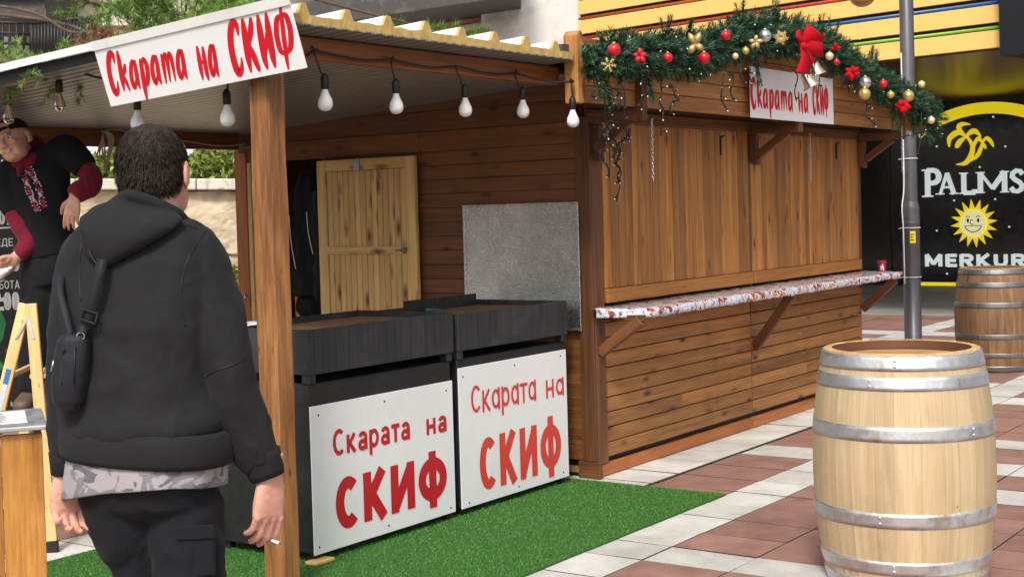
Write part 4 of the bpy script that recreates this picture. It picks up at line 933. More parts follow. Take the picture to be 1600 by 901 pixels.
M['ash'] = plain('rusty_ash', S(120, 84, 52), .95, var=.35, scale=22, bump=.8, bscale=50, dirt=S(60, 50, 44), dirt_amt=.7, dscale=8)
grill(-2.32, -1.262, 1.062, 'black steel charcoal grill nearest the post, sign in deep red sans lettering', .715, 0, False)
grill(-1.222, -.195, 1.048, 'black steel charcoal grill against the hut, sign in orange red lettering', .77, 1, True)
tag(MB().box(-2.34, -2.22, .03, .10, .0102, .024, 0).build('wood_shim', 'pine', None, .002), 'small flat wooden shim under the corner of the nearest grill', 'shim')
mb = MB(); mb.tube([(-1.0, .5, 1.07), (-1.14, .47, 1.075)], [.012, .016], 10); br = mb.build('grill_brush', 'teal') if False else None
M['teal'] = plain('teal_plastic', S(30, 78, 84), .4)
gb = MB(); p0 = at(664, 484, 'Y', .62); p1 = at(690, 486, 'Y', .6); p2 = at(720, 490, 'Y', .6); gb.tube([p0, p0.lerp(p1, .5), p1], [.016, .019, .013], 10); go = gb.build('grill_brush', 'teal'); tag(go, 'scraper brush with teal handle lying across the back of the grill', 'brush')
mb = MB(); mb.tube([p1+(p1-p0)*.02, p2], .008, 8); mb.build('shaft', 'soot', go)
mb = MB()
for k in range(12): mb.tube([p1.lerp(p2, .3+.06*k), p1.lerp(p2, .3+.06*k)+Vector((0, random.uniform(-.01, .01), .016))], .0025, 4)
mb.build('bristles', 'iron', go)
mb = MB(); c0 = Vector((-2.2, .5, 1.066)); vs = []; 
for i in range(9):
    for j in range(7): vs.append(c0+Vector((-.1+.025*i, -.06+.02*j, .012*noise.noise(Vector((i*.5, j*.6, 2)))+.008)))
mb.add(vs, [(i*7+j, (i+1)*7+j, (i+1)*7+j+1, i*7+j+1) for i in range(8) for j in range(6)], smooth=True); o = mb.build('paper_towel', 'white'); s_ = o.modifiers.new('t', 'SOLIDIFY'); s_.thickness = .002
tag(o, 'crumpled white paper towel on the grill top beside the post', 'paper towel')
# galvanised sheet screwed to the side wall
mb = MB(); mb.box(-.036, -.032, .064, .892, .866, 1.604, 1); gs = mb.build('metal_sheet', 'galv'); tag(gs, 'embossed galvanised metal sheet fixed to the dark plank wall behind grill', 'metal sheet')
mb = MB(); mb.box(-.042, -.031, .06, .075, .86, 1.61, 2); mb.box(-.042, -.031, .882, .897, .86, 1.61, 2); mb.box(-.041, -.031, .0755, .8815, 1.597, 1.61, 1); mb.box(-.041, -.031, .0755, .8815, .86, .873, 1); mb.build('folded_edge', 'galv', gs, .002)
# jacket and bag in the doorway
def folds(amp, sc_, seed=0):
    return lambda p, n: amp*(noise.noise(Vector((p.x*sc_+seed, p.y*sc_, p.z*sc_*.45)))*1.2+.5*noise.noise(Vector((p.x*sc_*2.3, p.y*sc_*2.3+seed, p.z*sc_))))
jc = Vector((.1, 2.26, 0)); parts = [loft([((jc.x, jc.y, z), (0, wy, 0), (wx, 0, 0), 2.4) for z, wy, wx in ((1.87, .05, .03), (1.84, .11, .06), (1.75, .15, .09), (1.5, .18, .11), (1.25, .19, .12), (1.08, .19, .12), (1.04, .17, .1))], 24),
    limb([(jc.x-.05, jc.y+.14, 1.74), (jc.x-.06, jc.y+.19, 1.45), (jc.x-.07, jc.y+.19, 1.12)], [.06, .065, .05]), limb([(jc.x-.05, jc.y-.13, 1.74), (jc.x-.08, jc.y-.15, 1.4), (jc.x-.09, jc.y-.14, 1.0)], [.06, .065, .05])]
jk = fuse('jacket', parts, .012, 4, folds(.014, 14, 3), 'jacket'); tag(jk, 'dark hooded jacket hanging inside the open doorway of the hut', 'jacket')
mb = MB()
for y0, z0, z1 in ((2.36, 1.58, 1.22), (2.2, 1.6, 1.32)): mb.tube(cr([(jc.x-.135, y0, z0), (jc.x-.145, y0-.02, (z0+z1)/2), (jc.x-.14, y0-.05, z1)], 5), .003, 6)
mb.build('drawstring', 'white', jk)
mb = MB().tube([(jc.x, jc.y, 1.86), (jc.x, jc.y, 1.96), (jc.x+.03, jc.y, 1.98), (.3, jc.y, 1.98)], .005, 6); mb.build('hanger_hook', 'iron', jk)
bg_ = fuse('holdall', [ell((.25, 2.28, .96), (.2, 0, 0), (0, .26, .02), (0, 0, .14)), ell((.22, 2.18, 1.0), (.12, 0, 0), (0, .12, 0), (0, 0, .1))], .014, 3, folds(.02, 11, 8), 'jacket'); tag(bg_, 'black slumped holdall lying below the jacket in the doorway', 'bag')
st_ = MB(); st_.box(.08, .45, 2.1, 2.55, .80, .83, 1); st_.box(.1, .14, 2.12, 2.16, .06, .8, 2); st_.box(.1, .14, 2.49, 2.53, .06, .8, 2); st_.box(.4, .44, 2.12, 2.16, .06, .8, 2); st_.box(.4, .44, 2.49, 2.53, .06, .8, 2)
tag(st_.build('bench', 'pinein', None, .004), 'pale wooden bench just inside the doorway under the black holdall', 'bench')

# ================================================================== BARRELS
M['oakrim'] = wood('barrel_rim_oak', S(172, 134, 84), S(214, 178, 124), S(110, 70, 36), rough=.6, stain=.6, stain_col=S(110, 70, 36)); M['oakin'] = plain('barrel_inner', S(92, 54, 34), .7, var=.2)
def barrel(name, label, c, H, rh, rb, wm, hm, hoops, seedrot=0):
    t = thing(name, label, 'barrel', c, None)
    c = Vector(c); n = 26; prof = lambda z: rh+(rb-rh)*(1-((z/H-.5)*2)**2)**.9 if abs(z/H-.5) < .4999 else rh
    mb = MB()
    ws = [random.uniform(.75, 1.3) for _ in range(n)]; tot = sum(ws); a = seedrot
    for k in range(n):
        a1 = a+2*math.pi*ws[k]/tot; vs = []; g = []; m = 16; sub = 3
        for i in range(m+1):
            z = H*i/m; r = prof(z)
            for q in range(sub+1):
                e = a+.0006+(a1-a-.0012)*q/sub; vs.append(c+Vector((math.cos(e)*r, math.sin(e)*r, z))); g.append((z, e*rh, 0))
        b = len(vs); F = [(i*(sub+1)+q, i*(sub+1)+q+1, (i+1)*(sub+1)+q+1, (i+1)*(sub+1)+q) for i in range(m) for q in range(sub)]
        mb.add(vs, F, g, None, 0, True)
        # chime: top edge and bevelled inner lip
        vs = []; g = []
        for (dr_, dz) in ((0, 0), (-.010, .004), (-.034, .002), (-.040, -.03), (-.036, -.075)):
            for q in range(sub+1):
                e = a+.0006+(a1-a-.0012)*q/sub; r = rh+dr_; vs.append(c+Vector((math.cos(e)*r, math.sin(e)*r, H+dz))); g.append((dz, e*r, dr_))
        mb.add(vs, [(i*(sub+1)+q, i*(sub+1)+q+1, (i+1)*(sub+1)+q+1, (i+1)*(sub+1)+q) for i in range(2) for q in range(sub)], g, None, 1, False); mb.add(vs, [(i*(sub+1)+q, i*(sub+1)+q+1, (i+1)*(sub+1)+q+1, (i+1)*(sub+1)+q) for i in (2, 3) for q in range(sub)], g, None, 2, False)
        a = a1
    mb.lathe([(rh-.008, .0), (rh-.006, H*.2), (rb-.012, H*.5), (rh-.006, H*.8), (rh-.012, H-.01), (rh-.03, H-.07)], c, 40, 2)
    mb.build('staves', [wm, 'oakrim', 'oakin'], t)
    mb = MB()
    for k in range(7):
        x0 = -rh+.03+(2*rh-.06)*k/7; x1 = x0+(2*rh-.06)/7-.002; ri = rh-.031; pts = []
        f = lambda x: math.sqrt(max(0, ri*ri-x*x))
        P = [(x0+(x1-x0)*i/6, -f(x0+(x1-x0)*i/6)) for i in range(7)]+[(x1-(x1-x0)*i/6, f(x1-(x1-x0)*i/6)) for i in range(7)]
        mb.prism([c+Vector((p[0], p[1], H-.052)) for p in P], (0, 0, .015), 1)
    mb.build('head', 'oakend', t)
    for z0, z1 in hoops:
        mb = MB(); m = 4; pr = []
        for i in range(m+1): z = z0+(z1-z0)*i/m; pr.append((prof(z)+.0035, z))
        pr = [(prof(z0)-.002, z0)]+pr+[(prof(z1)-.002, z1)]; mb.lathe(pr, c, 56)
        h_ = mb.build('hoop', hm, t)
        mb = MB(); ra = random.uniform(0, 6.28) if z0 > .2 else 1
        ra = math.atan2(CAM.y-c.y, CAM.x-c.x)+random.uniform(-.5, .9)
        for dz in (.3, .7):
            z = z0+(z1-z0)*dz; r = prof(z)+.0035; p = c+Vector((math.cos(ra), math.sin(ra), 0))*r+ZZ*z; mb.lathe([(0.006, -.001), (.006, .002), (.003, .004), (0, .004)], p, 8, 0, Vector((math.cos(ra), math.sin(ra), 0)))
        mb.build('rivet', hm, h_)
    return t
bc = dp(1408, 560, 5.84); bc.z = 0
barrel('barrel', 'large pale new oak barrel with shiny hoops in the right foreground', bc, .957, .314, .368, 'oak', 'hoop', [(.008, .062), (.087, .14), (.278, .336), (.618, .676), (.817, .870), (.894, .95)], .3)
barrel('barrel', 'old weathered brown oak barrel standing below the black gaming sign', (6.08, -.52, 0), .93, .30, .352, 'oakold', 'hoopold', [(.005, .06), (.135, .175), (.30, .345), (.58, .63), (.76, .81), (.875, .922)], .8)

# ================================================================== LAMP POST
lp = dp(1426, 480, 12.9); lp.z = 0; lamp = thing('street_lamp', 'grey steel street lamp post with amber globes behind the serving shelf', 'street lamp', lp)
M['pole'] = plain('grey_painted_steel', S(92, 90, 94), .38, .3, var=.12, dirt=S(64, 60, 60), dirt_amt=.4)
mb = MB(); mb.lathe([(.11, 0), (.11, .02), (.078, .025), (.078, 1.34), (.082, 1.345), (.082, 1.36)], lp, 28); mb.build('base_pole', 'pole', lamp)
mb = MB(); mb.lathe([(.083, 1.355)]+[(.083 if k % 2 else .077, 1.36+.018*k) for k in range(9)]+[(.072, 1.53), (.066, 1.55)], lp, 28); mb.build('collar', 'pole', lamp)
mb = MB(); mb.lathe([(.066, 1.54), (.063, 3.6), (.05, 3.62), (0, 3.63)], lp, 28); mb.build('upper_pole', 'pole', lamp)
t = NT('amber_globe'); M['amber'] = t.set(Base_Color=S(206, 150, 74), Roughness=.08, Transmission_Weight=.35, Coat_Weight=.5)
for s_ in (-1, 1):
    gcn = lp+RH*(-.4 if s_ < 0 else .42)+Vector((0, 0, 3.46 if s_ < 0 else 3.6)); mb = MB(); mb.tube(cr([tuple(lp+Vector((0, 0, 3.45))), tuple(lp+RH*.2*s_+Vector((0, 0, 3.5))), tuple(gcn+Vector((0, 0, .17)))], 5), .02, 8); a_ = mb.build('arm', 'pole', lamp)
    MB().sphere(gcn, .13, 24).build('globe', 'amber', a_); MB().lathe([(.05, .1), (.07, .125), (.03, .16), (0, .165)], gcn, 16).build('globe_cap', 'pole', a_)
toc = Vector((CAM.x-lp.x, CAM.y-lp.y, 0)).normalized()
M['stick'] = plain('yellow_sticker', S(240, 212, 30), .4)
mb = MB(); sc_ = []
for i in range(6):
    for z in (1.17, 1.28): a = rad(-8+i*7.5); d_ = Matrix.Rotation(a, 3, 'Z') @ toc; sc_.append(lp+d_*.0795+ZZ*z)
mb.add(sc_, [(2*i, 2*i+2, 2*i+3, 2*i+1) for i in range(5)]); stk = mb.build('sticker', 'stick', lamp)
mb = MB()
for zz, aa, wd in ((1.25, 0, 2), (1.25, 16, 2), (1.25, 8, 1), (1.225, 4, 3), (1.2, 6, 4)): d_ = Matrix.Rotation(rad(aa), 3, 'Z') @ toc; mb.obox(lp+d_*.0802+ZZ*zz, d_.cross(ZZ)*.004*wd, d_*.0006, (0, 0, .004))
mb.build('print', 'lash', stk)
mb = MB()
for z in (2.6, 1.94, 1.31, .86):
    r = .072 if z > 1.5 else .084; mb.tube([lp+Vector((math.cos(a/12*math.pi)*r, math.sin(a/12*math.pi)*r, z)) for a in range(25)], .004, 5, cap=False)
    mb.tube([lp-RH*r+ZZ*z, lp-RH*(r+.03)+ZZ*(z-.005)], .003, 5)
mb.build('cable_tie', 'white', lamp)
mb = MB(); d_ = (-RH*.85+toc*.5).normalized(); mb.tube(cr([tuple(lp+d_*.072+ZZ*2.9), tuple(lp+d_*.071+ZZ*2.2), tuple(lp+d_*.072+ZZ*1.7), tuple(lp+d_*.10+ZZ*1.5), tuple(lp+d_*.09+ZZ*1.3), tuple(lp+d_*.086+ZZ*.8)], 6), .006, 6); mb.build('cable', 'white', lamp)
# ================================================================== GARLAND AND ITS ORNAMENTS
GY = FY-.09
M['pvc'] = m_leaf('garland_needle', S(24, 50, 38), S(50, 88, 62), S(108, 138, 104))
gpx = [(918, 98, .6), (950, 92, 1), (1000, 86, 1.05), (1050, 86, 1.0), (1095, 82, 1.), (1130, 66, 1.05), (1165, 58, 1.15), (1205, 56, 1.15), (1245, 60, 1.1), (1285, 76, 1.05), (1320, 100, 1.), (1360, 126, 1), (1400, 148, 1), (1432, 165, 1.05), (1452, 188, .8)]
GP = [at(u, v, 'Y', GY) for u, v, _ in gpx]
gar = thing('garland', 'thick green artificial pine garland arched along the hut front board', 'garland', GP[7])
gl = MB(); wr = MB()
gc_ = [Vector(p[:3]) for p in cr([tuple(p) for p in GP], 10)]; wr.tube(gc_, .012, 6)
def pine(p, d, L, n, nl=.040, m=gl):
    d = d.normalized(); wr.tube([p, p+d*L*.5, p+d*L], [.003, .0025, .0015], 4)
    o1 = d.orthogonal().normalized(); o2 = d.cross(o1)
    for i in range(n):
        t = i/n; a = i*2.4+random.random()*.6; q = p+d*L*(.08+.92*t); e = ((o1*math.cos(a)+o2*math.sin(a))*.85+d*(.55+.3*t)).normalized()*nl*random.uniform(.7, 1.25)*(1-.25*t)
        s_ = e.cross(d).normalized()*.0028; k = len(m.v)
        m.v += [q-s_, q+s_, q+e+s_*.5, q+e-s_*.5]; m.gc += [q]*4; m.f.append((k, k+1, k+2, k+3)); m.r.append(random.random()); m.mi.append(0); m.sm.append(False)
for i in range(len(gc_)-1):
    u = gpx[min(len(gpx)-1, i//10)][2]; tg = (gc_[i+1]-gc_[i]).normalized()
    for k in range(14):
        a = random.random()*6.28; rdir = Vector((0, -.7+math.cos(a)*.8, math.sin(a)*1.05)); 
        if rdir.y > .25: rdir.y = -rdir.y*.5
        d = (rdir.normalized()+tg*random.uniform(-.8, .8)); L = random.uniform(.085, .165)*u; pine(gc_[i]+tg*random.uniform(-.03, .03), d, L, 50)
for u, v, du, dv, L in ((1160, 45, -2, -1, .2), (1205, 44, 2, -1, .22), (1300, 70, .2, -1, .18), (1280, 58, -.2, -1, .16), (1358, 112, .3, -1, .18), (1365, 110, -.5, -1, .16), (1040, 70, -.4, -1, .15), (1075, 62, .3, -1, .12), (930, 110, -.3, 1, .2), (945, 120, 0, 1, .2), (1010, 115, .2, 1, .17), (1180, 85, .2, 1, .2), (1395, 165, .1, 1, .2), (1425, 180, .2, 1, .2), (1450, 175, 1, .3, .16), (1445, 200, 1, .5, .14)):
    p = at(u, v, 'Y', GY-.03); d = Vector((du*.25, -.15, -dv))
    for _ in range(3): pine(p, d+Vector((random.gauss(0, .2), random.gauss(0, .12), random.gauss(0, .2))), L*random.uniform(.8, 1.1), 52)
gl.build('needles', 'pvc', gar); wr.build('stem', 'moss', gar)
M['brd'] = plain('bauble_red', S(196, 20, 38), .22, var=.04, spec=.6); M['bsil'] = plain('bauble_silver', S(206, 206, 210), .2, .85, var=.03); M['bgold'] = plain('bauble_gold', S(206, 180, 104), .3, .6, var=.06); M['bpale'] = plain('bauble_pale_gold', S(222, 206, 160), .35, .3, var=.06)
M['velvet'] = m_fabric('red_velvet', S(176, 6, 26), 500, .15, .08, .85, .0); M['goldglit'] = plain('gold_glitter', S(190, 164, 108), .4, .5, var=.3, scale=160, bump=.5, bscale=300); M['redglit'] = plain('red_glitter', S(186, 30, 44), .5, .2, var=.35, scale=160, bump=.5, bscale=300)
def bauble(u, v, rpx, m, label, cat='bauble', y=GY-.17, group=None):
    p = at(u, v, 'Y', y); r = rpx*(p-CAM).dot(FW)/FPX; o = MB().sphere(p, r, 24).build('bauble', m); tag(o, label, cat)
    MB().lathe([(r*.22, r*.95), (r*.22, r*1.12), (r*.1, r*1.14), (0, r*1.14)], p, 12).build('cap', 'bgold', o); return o
bauble(959.5, 78, 10.5, 'brd', 'large red bauble near the left end of the garland')
bauble(1043.5, 90, 8, 'brd', 'red bauble on the garland between red glitter flower and gold leaf')
bauble(1100, 91, 9.5, 'brd', 'red bauble half under the gold leaf flower on garland')
bauble(1134, 55.5, 8, 'brd', 'red bauble high on the garland left of the gold poinsettia')
bauble(1195.5, 56, 10, 'bsil', 'satin silver bauble beside the gold snowflake on the garland')
bauble(1165, 79.5, 6, 'bgold', 'small dull gold bauble under the gold poinsettia')
bauble(1149, 88, 5, 'bpale', 'small pale bauble just above the fascia sign corner')
bauble(1296, 88, 6.5, 'bpale', 'pale gold bauble right of the big red bow')
bauble(1307, 97, 5, 'brd', 'small red bauble right of the red bow and pale gold bauble')
bauble(1352, 129, 9.5, 'bsil', 'silver mirror bauble above a gold one on the right slope of garland')
bauble(1351, 147, 9.5, 'bgold', 'gold bauble tucked directly below the silver mirror bauble')
bauble(1380, 131, 6.5, 'brd', 'red bauble right of the silver mirror bauble')
bauble(1391.5, 148, 6, 'bgold', 'small gold bauble below the red one near the garland end')
bauble(1419.5, 150, 9, 'bgold', 'large gold bauble above the small red bow at garland end')
bauble(1440, 132, 5.5, 'bpale', 'pale bauble sticking out on top of the garland end')
bauble(1455, 188, 6, 'bpale', 'pale bauble at the very tip of the garland, lowest')
def flake(u, v, rpx, m, label, six=True, thick=.004):
    p = at(u, v, 'Y', GY-.2); r = rpx*(p-CAM).dot(FW)/FPX; mb = MB(); n = (CAM-p).normalized(); X = n.cross(ZZ).normalized(); Y = X.cross(n)
    for k in range(12 if not six else 6):
        a = k*math.pi*2/(12 if not six else 6)+.2; d = X*math.cos(a)+Y*math.sin(a); L = r*(1 if k % 2 == 0 or six else .7); mb.tube([p, p+d*L], .0035, 5)
        for t in (.45, .7, .92):
            for s_ in (-1, 1): e = (d*.6+s_*(n.cross(d))*.8); mb.tube([p+d*L*t, p+d*L*t+e*r*.24], .003, 5)
    o = mb.build('snowflake', m); tag(o, label, 'snowflake'); return o
flake(951, 101.5, 11, 'goldglit', 'gold filigree snowflake below the large red bauble on the left'); flake(1220, 59, 11, 'goldglit', 'gold spiky starburst snowflake right of the satin silver bauble', False)
def petals(name, cat, u, v, rpx, m, label, n=5, tilt=.4, y=GY-.2, wide=.35, angs=None):
    p = at(u, v, 'Y', y); r = rpx*(p-CAM).dot(FW)/FPX; mb = MB(); nn = (CAM-p).normalized(); X = nn.cross(ZZ).normalized(); Y = X.cross(nn)
    for k in range(n):
        a = (angs[k] if angs else k*6.283/n+.3); d = X*math.cos(a)+Y*math.sin(a); s_ = nn.cross(d); vs = []
        L = r*random.uniform(.85, 1.15)
        for i in range(6):
            t = i/5; w_ = r*wide*math.sin(math.pi*min(1, t*.93+.07))**.8*(1 if t < .95 else .1); c = p+d*L*t+nn*(r*tilt*t*(1-t)*2+.004*k); vs += [c-s_*w_, c+nn*r*.06, c+s_*w_]
        mb.add(vs, [(3*i+j, 3*i+j+1, 3*i+j+4, 3*i+j+3) for i in range(5) for j in range(2)], smooth=True)
    mb.sphere(p+nn*r*.12, r*.14, 10)
    o = mb.build(name, m); s_ = o.modifiers.new('t', 'SOLIDIFY'); s_.thickness = .002; tag(o, label, cat); return o
petals('glitter_flower', 'flower', 1000, 88, 12, 'redglit', 'red glitter flower between the two leftmost red baubles')
petals('leaf_flower', 'flower', 1086, 70, 19, 'goldglit', 'gold glitter flower with long leaves over the red bauble', 4, .5, GY-.2, .28, [2.0, 1.1, -.9, -2.6])
petals('poinsettia', 'flower', 1180, 66, 12, 'goldglit', 'gold poinsettia left of the satin silver bauble', 5, .4, GY-.2, .3, [1.8, 3.0, 4.2, 5.3, .3])
petals('red_leaf_spray', 'flower', 1306, 76, 9, 'velvet', 'small red velvet leaf spray above the small red bauble', 3, .4, GY-.18, .3, [.1, 3.0, 1.5])
petals('red_flower_bow', 'bow', 1332, 114, 13, 'velvet', 'small ragged red flower bow left of the silver mirror bauble', 6, .4, GY-.2, .3, [1.6, .6, -.3, -1.4, 3.4, 2.4])
petals('red_ribbon_bow', 'bow', 1411, 166, 11, 'velvet', 'small round red ribbon bow at the garland end under gold bauble', 5, .7, GY-.2, .5, [.1, 1., 2.2, 3.3, 4.6])
# large velvet bow
bw = thing('velvet_bow', 'large red velvet bow hanging over the fascia sign', 'bow', at(1256, 72, 'Y', GY-.2))
def ribbon(pts, wv, name='loop'):                                # pts px list, wv half-width vectors px
    mb = MB(); vs = []
    q = cr([(u, v, d, a, b) for (u, v, d), (a, b) in zip(pts, wv)], 5)
    for u, v, d, a, b in q: vs += [at(u-a, v-b, 'Y', GY-.2-d), at(u, v, 'Y', GY-.2-d-.006), at(u+a, v+b, 'Y', GY-.2-d)]
    n = len(q); mb.add(vs, [(3*i+j, 3*i+j+1, 3*i+j+4, 3*i+j+3) for i in range(n-1) for j in range(2)], smooth=True); o = mb.build(name, 'velvet', bw); s_ = o.modifiers.new('t', 'SOLIDIFY'); s_.thickness = .003
ribbon([(1256, 72, .05), (1268, 58, .07), (1277, 48, .06), (1270, 54, .02)], [(4, 4), (11, 8), (15, 11), (9, 8)])
ribbon([(1256, 74, .05), (1270, 75, .07), (1286, 76, .06), (1272, 76, .02)], [(2, 5), (2, 12), (1, 13), (2, 10)])
ribbon([(1255, 72, .05), (1251, 60, .06), (1247, 47, .04), (1252, 58, .01)], [(4, 2), (6, 1), (3, -1), (5, 0)])
ribbon([(1255, 74, .06), (1258, 92, .07), (1254, 115, .06)], [(5, 0), (7, 1), (11, 2)], 'tail'); ribbon([(1257, 74, .055), (1264, 88, .06), (1270, 100, .05)], [(4, -1), (5, -2), (6, -4)], 'tail')
MB().sphere(at(1255, 72, 'Y', GY-.27), .024, 12).build('knot', 'velvet', bw)
M['bellmetal'] = plain('bell_pale_brass', S(226, 214, 190), .16, .9, var=.04)
for (u, v, a, lab) in ((1274, 107, .5, 'shiny pale brass bell hanging from the red bow, upper of two'), (1263, 126, -.5, 'shiny pale brass bell lying tilted on the fascia sign, lower of two')):
    p = at(u, v, 'Y', GY-.23); axd = (ZZ*.85+RH*-.3*(1 if a > 0 else 1.6)).normalized(); k = 1.0
    o = MB().lathe([(0, .055), (.02, .053), (.034, .04), (.038, .0), (.05, -.03), (.062, -.045), (.06, -.047), (.046, -.03), (.034, 0), (.03, .036), (0, .048)], p, 24, 0, axd).build('bell', 'bellmetal'); tag(o, lab, 'bell')
    MB().sphere(p-axd*.045, .013, 10).build('clapper', 'bellmetal', o); MB().tube([p+axd*.05, p+axd*.075+RH*.006, p+axd*.09], .003, 5).build('hanger', 'bgold', o)
# fairy lights: black cable, little lamps
t_=0
fl = thing('fairy_lights', 'black fairy light cable with tiny clear lamps hanging from the garland', 'fairy lights', GP[3]); tips = []
strands = [[(956, 140), (955, 165), (962, 180), (952, 190), (960, 200)], [(962, 140), (972, 150), (966, 172)], [(975, 130), (977, 160), (973, 188)], [(1003, 115), (1005, 132), (1012, 146), (1002, 156), (996, 166)], [(1030, 128), (1034, 145), (1030, 160), (1036, 172), (1034, 190), (1033, 212)], [(1052, 132), (1054, 150), (1062, 157), (1050, 160), (1047, 180)], [(1098, 102), (1096, 118), (1093, 126)], [(1111, 104), (1109, 116)],
    [(1130, 115), (1129, 140), (1127, 155), (1137, 172)], [(1143, 112), (1146, 128), (1141, 142), (1145, 156)], [(1158, 98), (1156, 118), (1162, 130)], [(1172, 106), (1171, 120), (1176, 132)], [(1238, 108), (1247, 120), (1241, 142), (1245, 158)], [(1281, 122), (1278, 140)], [(1352, 150), (1354, 170), (1350, 180), (1360, 188), (1369, 196)], [(1357, 150), (1358, 175)], [(1325, 120), (1326, 146)], [(1338, 122), (1338, 148)], [(1440, 175), (1439, 200), (1438, 220), (1434, 240)], [(1445, 170), (1449, 188), (1443, 207)], [(1460, 196), (1467, 202), (1468, 210)], [(1405, 214), (1425, 211), (1444, 205)], [(925, 112), (928, 140), (921, 152)],
    [(944, 138), (946, 190), (950, 200), (945, 215), (955, 228), (961, 240)], [(950, 195), (940, 212), (945, 226), (940, 245), (950, 262), (951, 278)], [(985, 185), (978, 200), (980, 215), (970, 222), (962, 228)], [(975, 190), (983, 200), (982, 214), (975, 216)], [(966, 222), (968, 240), (964, 255), (970, 262), (965, 275), (969, 290), (963, 314)], [(961, 230), (962, 250), (970, 270), (966, 280)], [(950, 205), (962, 224), (966, 240), (962, 260)]]
for si, s_ in enumerate(strands):
    cab = MB()
    yy = GY-.16 if s_[0][1] < 135 or s_[0][0] > 1000 else (GY-.06 if s_[0][1] < 170 else -.27)
    q = [at(u+random.uniform(-1, 1), v, 'Y', yy+random.uniform(-.015, .015)) for u, v in s_]; q = [Vector(p) for p in cr([tuple(p) for p in q], 5)]; cab.tube(q, .0042, 6)
    for i in range(3, len(q), 5):
        d = Vector((random.uniform(-1, 1), random.uniform(-.6, .2), random.uniform(-.8, .2))).normalized(); cab.tube([q[i], q[i]+d*.028], [.006, .005], 6); tips.append((q[i]+d*.028, d))
    cab.build('cable', 'wire', fl)
for k in range(40):
    i = random.randrange(len(gc_)); a = random.random()*6.28; p = gc_[i]+Vector((0, -.15-.05*random.random(), math.sin(a)*.13)); tips.append((p, Vector((random.uniform(-1, 1), -1, random.uniform(-1, .3))).normalized()))
t = NT('clear_lamp'); M['clear'] = t.set(Base_Color=S(236, 240, 244), Roughness=.15, Coat_Weight=.6)
tip = None
for p, d in tips[:98]:
    if tip is None:
        tip = MB().lathe([(0, 0), (.003, .001), (.0034, .006), (.002, .010), (0, .011)], (0, 0, 0), 8).build('lamp', 'clear', fl); o = tip
    else: o = tip.copy(); COL.objects.link(o); o.parent = fl; o.matrix_parent_inverse = tip.matrix_parent_inverse.copy()
    o.location = p; o.rotation_euler = d.to_track_quat('Z', 'Y').to_euler()
# ================================================================== FESTOON BULBS UNDER THE CANOPY
fs = thing('festoon_lights', 'black festoon cable with round white bulbs strung under the canopy beams', 'string lights', (-1.7, -.24, 2.2))
M['bulbw'] = plain('opal_bulb', S(232, 232, 236), .3, var=.02); M['bulbb'] = plain('bulb_collar', S(226, 226, 224), .4, var=.02)
t = NT('clear_bulb_glass'); M['glass'] = t.set(Base_Color=(1, 1, 1, 1), Roughness=.02, Transmission_Weight=1., IOR=1.3)
M['fil'] = plain('filament', S(220, 170, 90), .4)
BL = [(508, 148, 490, 79), (619, 154, 610, 94), (727, 160, 712, 104), (817, 163, 804, 115), (895, 178, 892, 128)]
anch = []
cabl = MB()
def bulb(top, bot, clear=False, label=None):                     # hanger wire from top to the holder, bulb base centre at bot
    w_ = MB(); w_.tube(cr([tuple(top), tuple(top.lerp(bot, .5)+RH*.006), tuple(bot+ZZ*.085)], 4), .0042, 6); w_.lathe([(.0, .09), (.008, .088), (.014, .08), (.0175, .07), (.0175, .028), (.0155, .022), (0, .022)], bot, 14)
    for a in range(3): w_.tube([top+Vector((random.uniform(-.02, .02), -.004, random.uniform(-.006, .02))), top+Vector((random.uniform(-.02, .02), -.008, 0))], .005, 5)
    h = w_.build('lamp_holder', 'wire', fs)
    pr = [(.013, .022), (.0145, .012), (.021, -.004), (.029, -.02), (.0325, -.036), (.031, -.05), (.024, -.062), (.013, -.069), (0, -.071)]
    if not clear:
        o = MB().lathe(pr, bot, 20, mis=[0, 0, 0, 0, 1, 1, 1, 1]).build('bulb', ['bulbb', 'bulbw'], h)
    else:
        pr = [(a*.82, b) for a, b in pr]; o = MB().lathe(pr, bot, 20).build('bulb', 'glass', h); o['label'] = 'clear glass filament bulb'
        f_ = MB()
        for k in range(4): a = k*1.57; f_.tube([bot+Vector((.003*math.cos(a), .003*math.sin(a), .01)), bot+Vector((.008*math.cos(a), .008*math.sin(a), -.04))], .0012, 4)
        f_.lathe([(.0, .02), (.006, .018), (.004, -.0), (0, -.002)], bot, 8); f_.build('filament', 'fil', h)
for u, v, ua, va in BL:
    a = at(ua, va, 'Y', -.215); b = at(u, v, 'Y', -.222 if u < 850 else -.40); 
    if u > 850: a = at(ua, va, 'Y', -.40)
    anch.append(a); bulb(a, b)
lb = [(355, 172, False), (215, 180, False), (93, 152, True), (13, 172, True)]; la = []
for u, v, c in lb:
    b = at(u, v, 'X', -2.70); a = Vector((b.x, b.y, zroof(b.y)-.075 if not c else b.z+.145)); la.append(a); bulb(a, b, c)
path = []
for i in range(len(anch)-1):
    path += [anch[i], anch[i].lerp(anch[i+1], .33)-ZZ*.012, anch[i].lerp(anch[i+1], .66)-ZZ*.016]
path.append(anch[-1]); cabl.tube([Vector(p) for p in cr([tuple(p+Vector((0, -.004, 0))) for p in path], 4)], .0055, 6)
lp2 = [anch[0], Vector((-2.66, -.22, 2.23))]+la+[la[-1]+Vector((0, .5, .02))]; q_ = []
for a, b in zip(lp2, lp2[1:]): q_ += [a, a.lerp(b, .5)-ZZ*.02]
q_.append(lp2[-1]); cabl.tube([Vector(p) for p in cr([tuple(p) for p in q_], 4)], .0055, 6); cabl.build('cable', 'wire', fs)
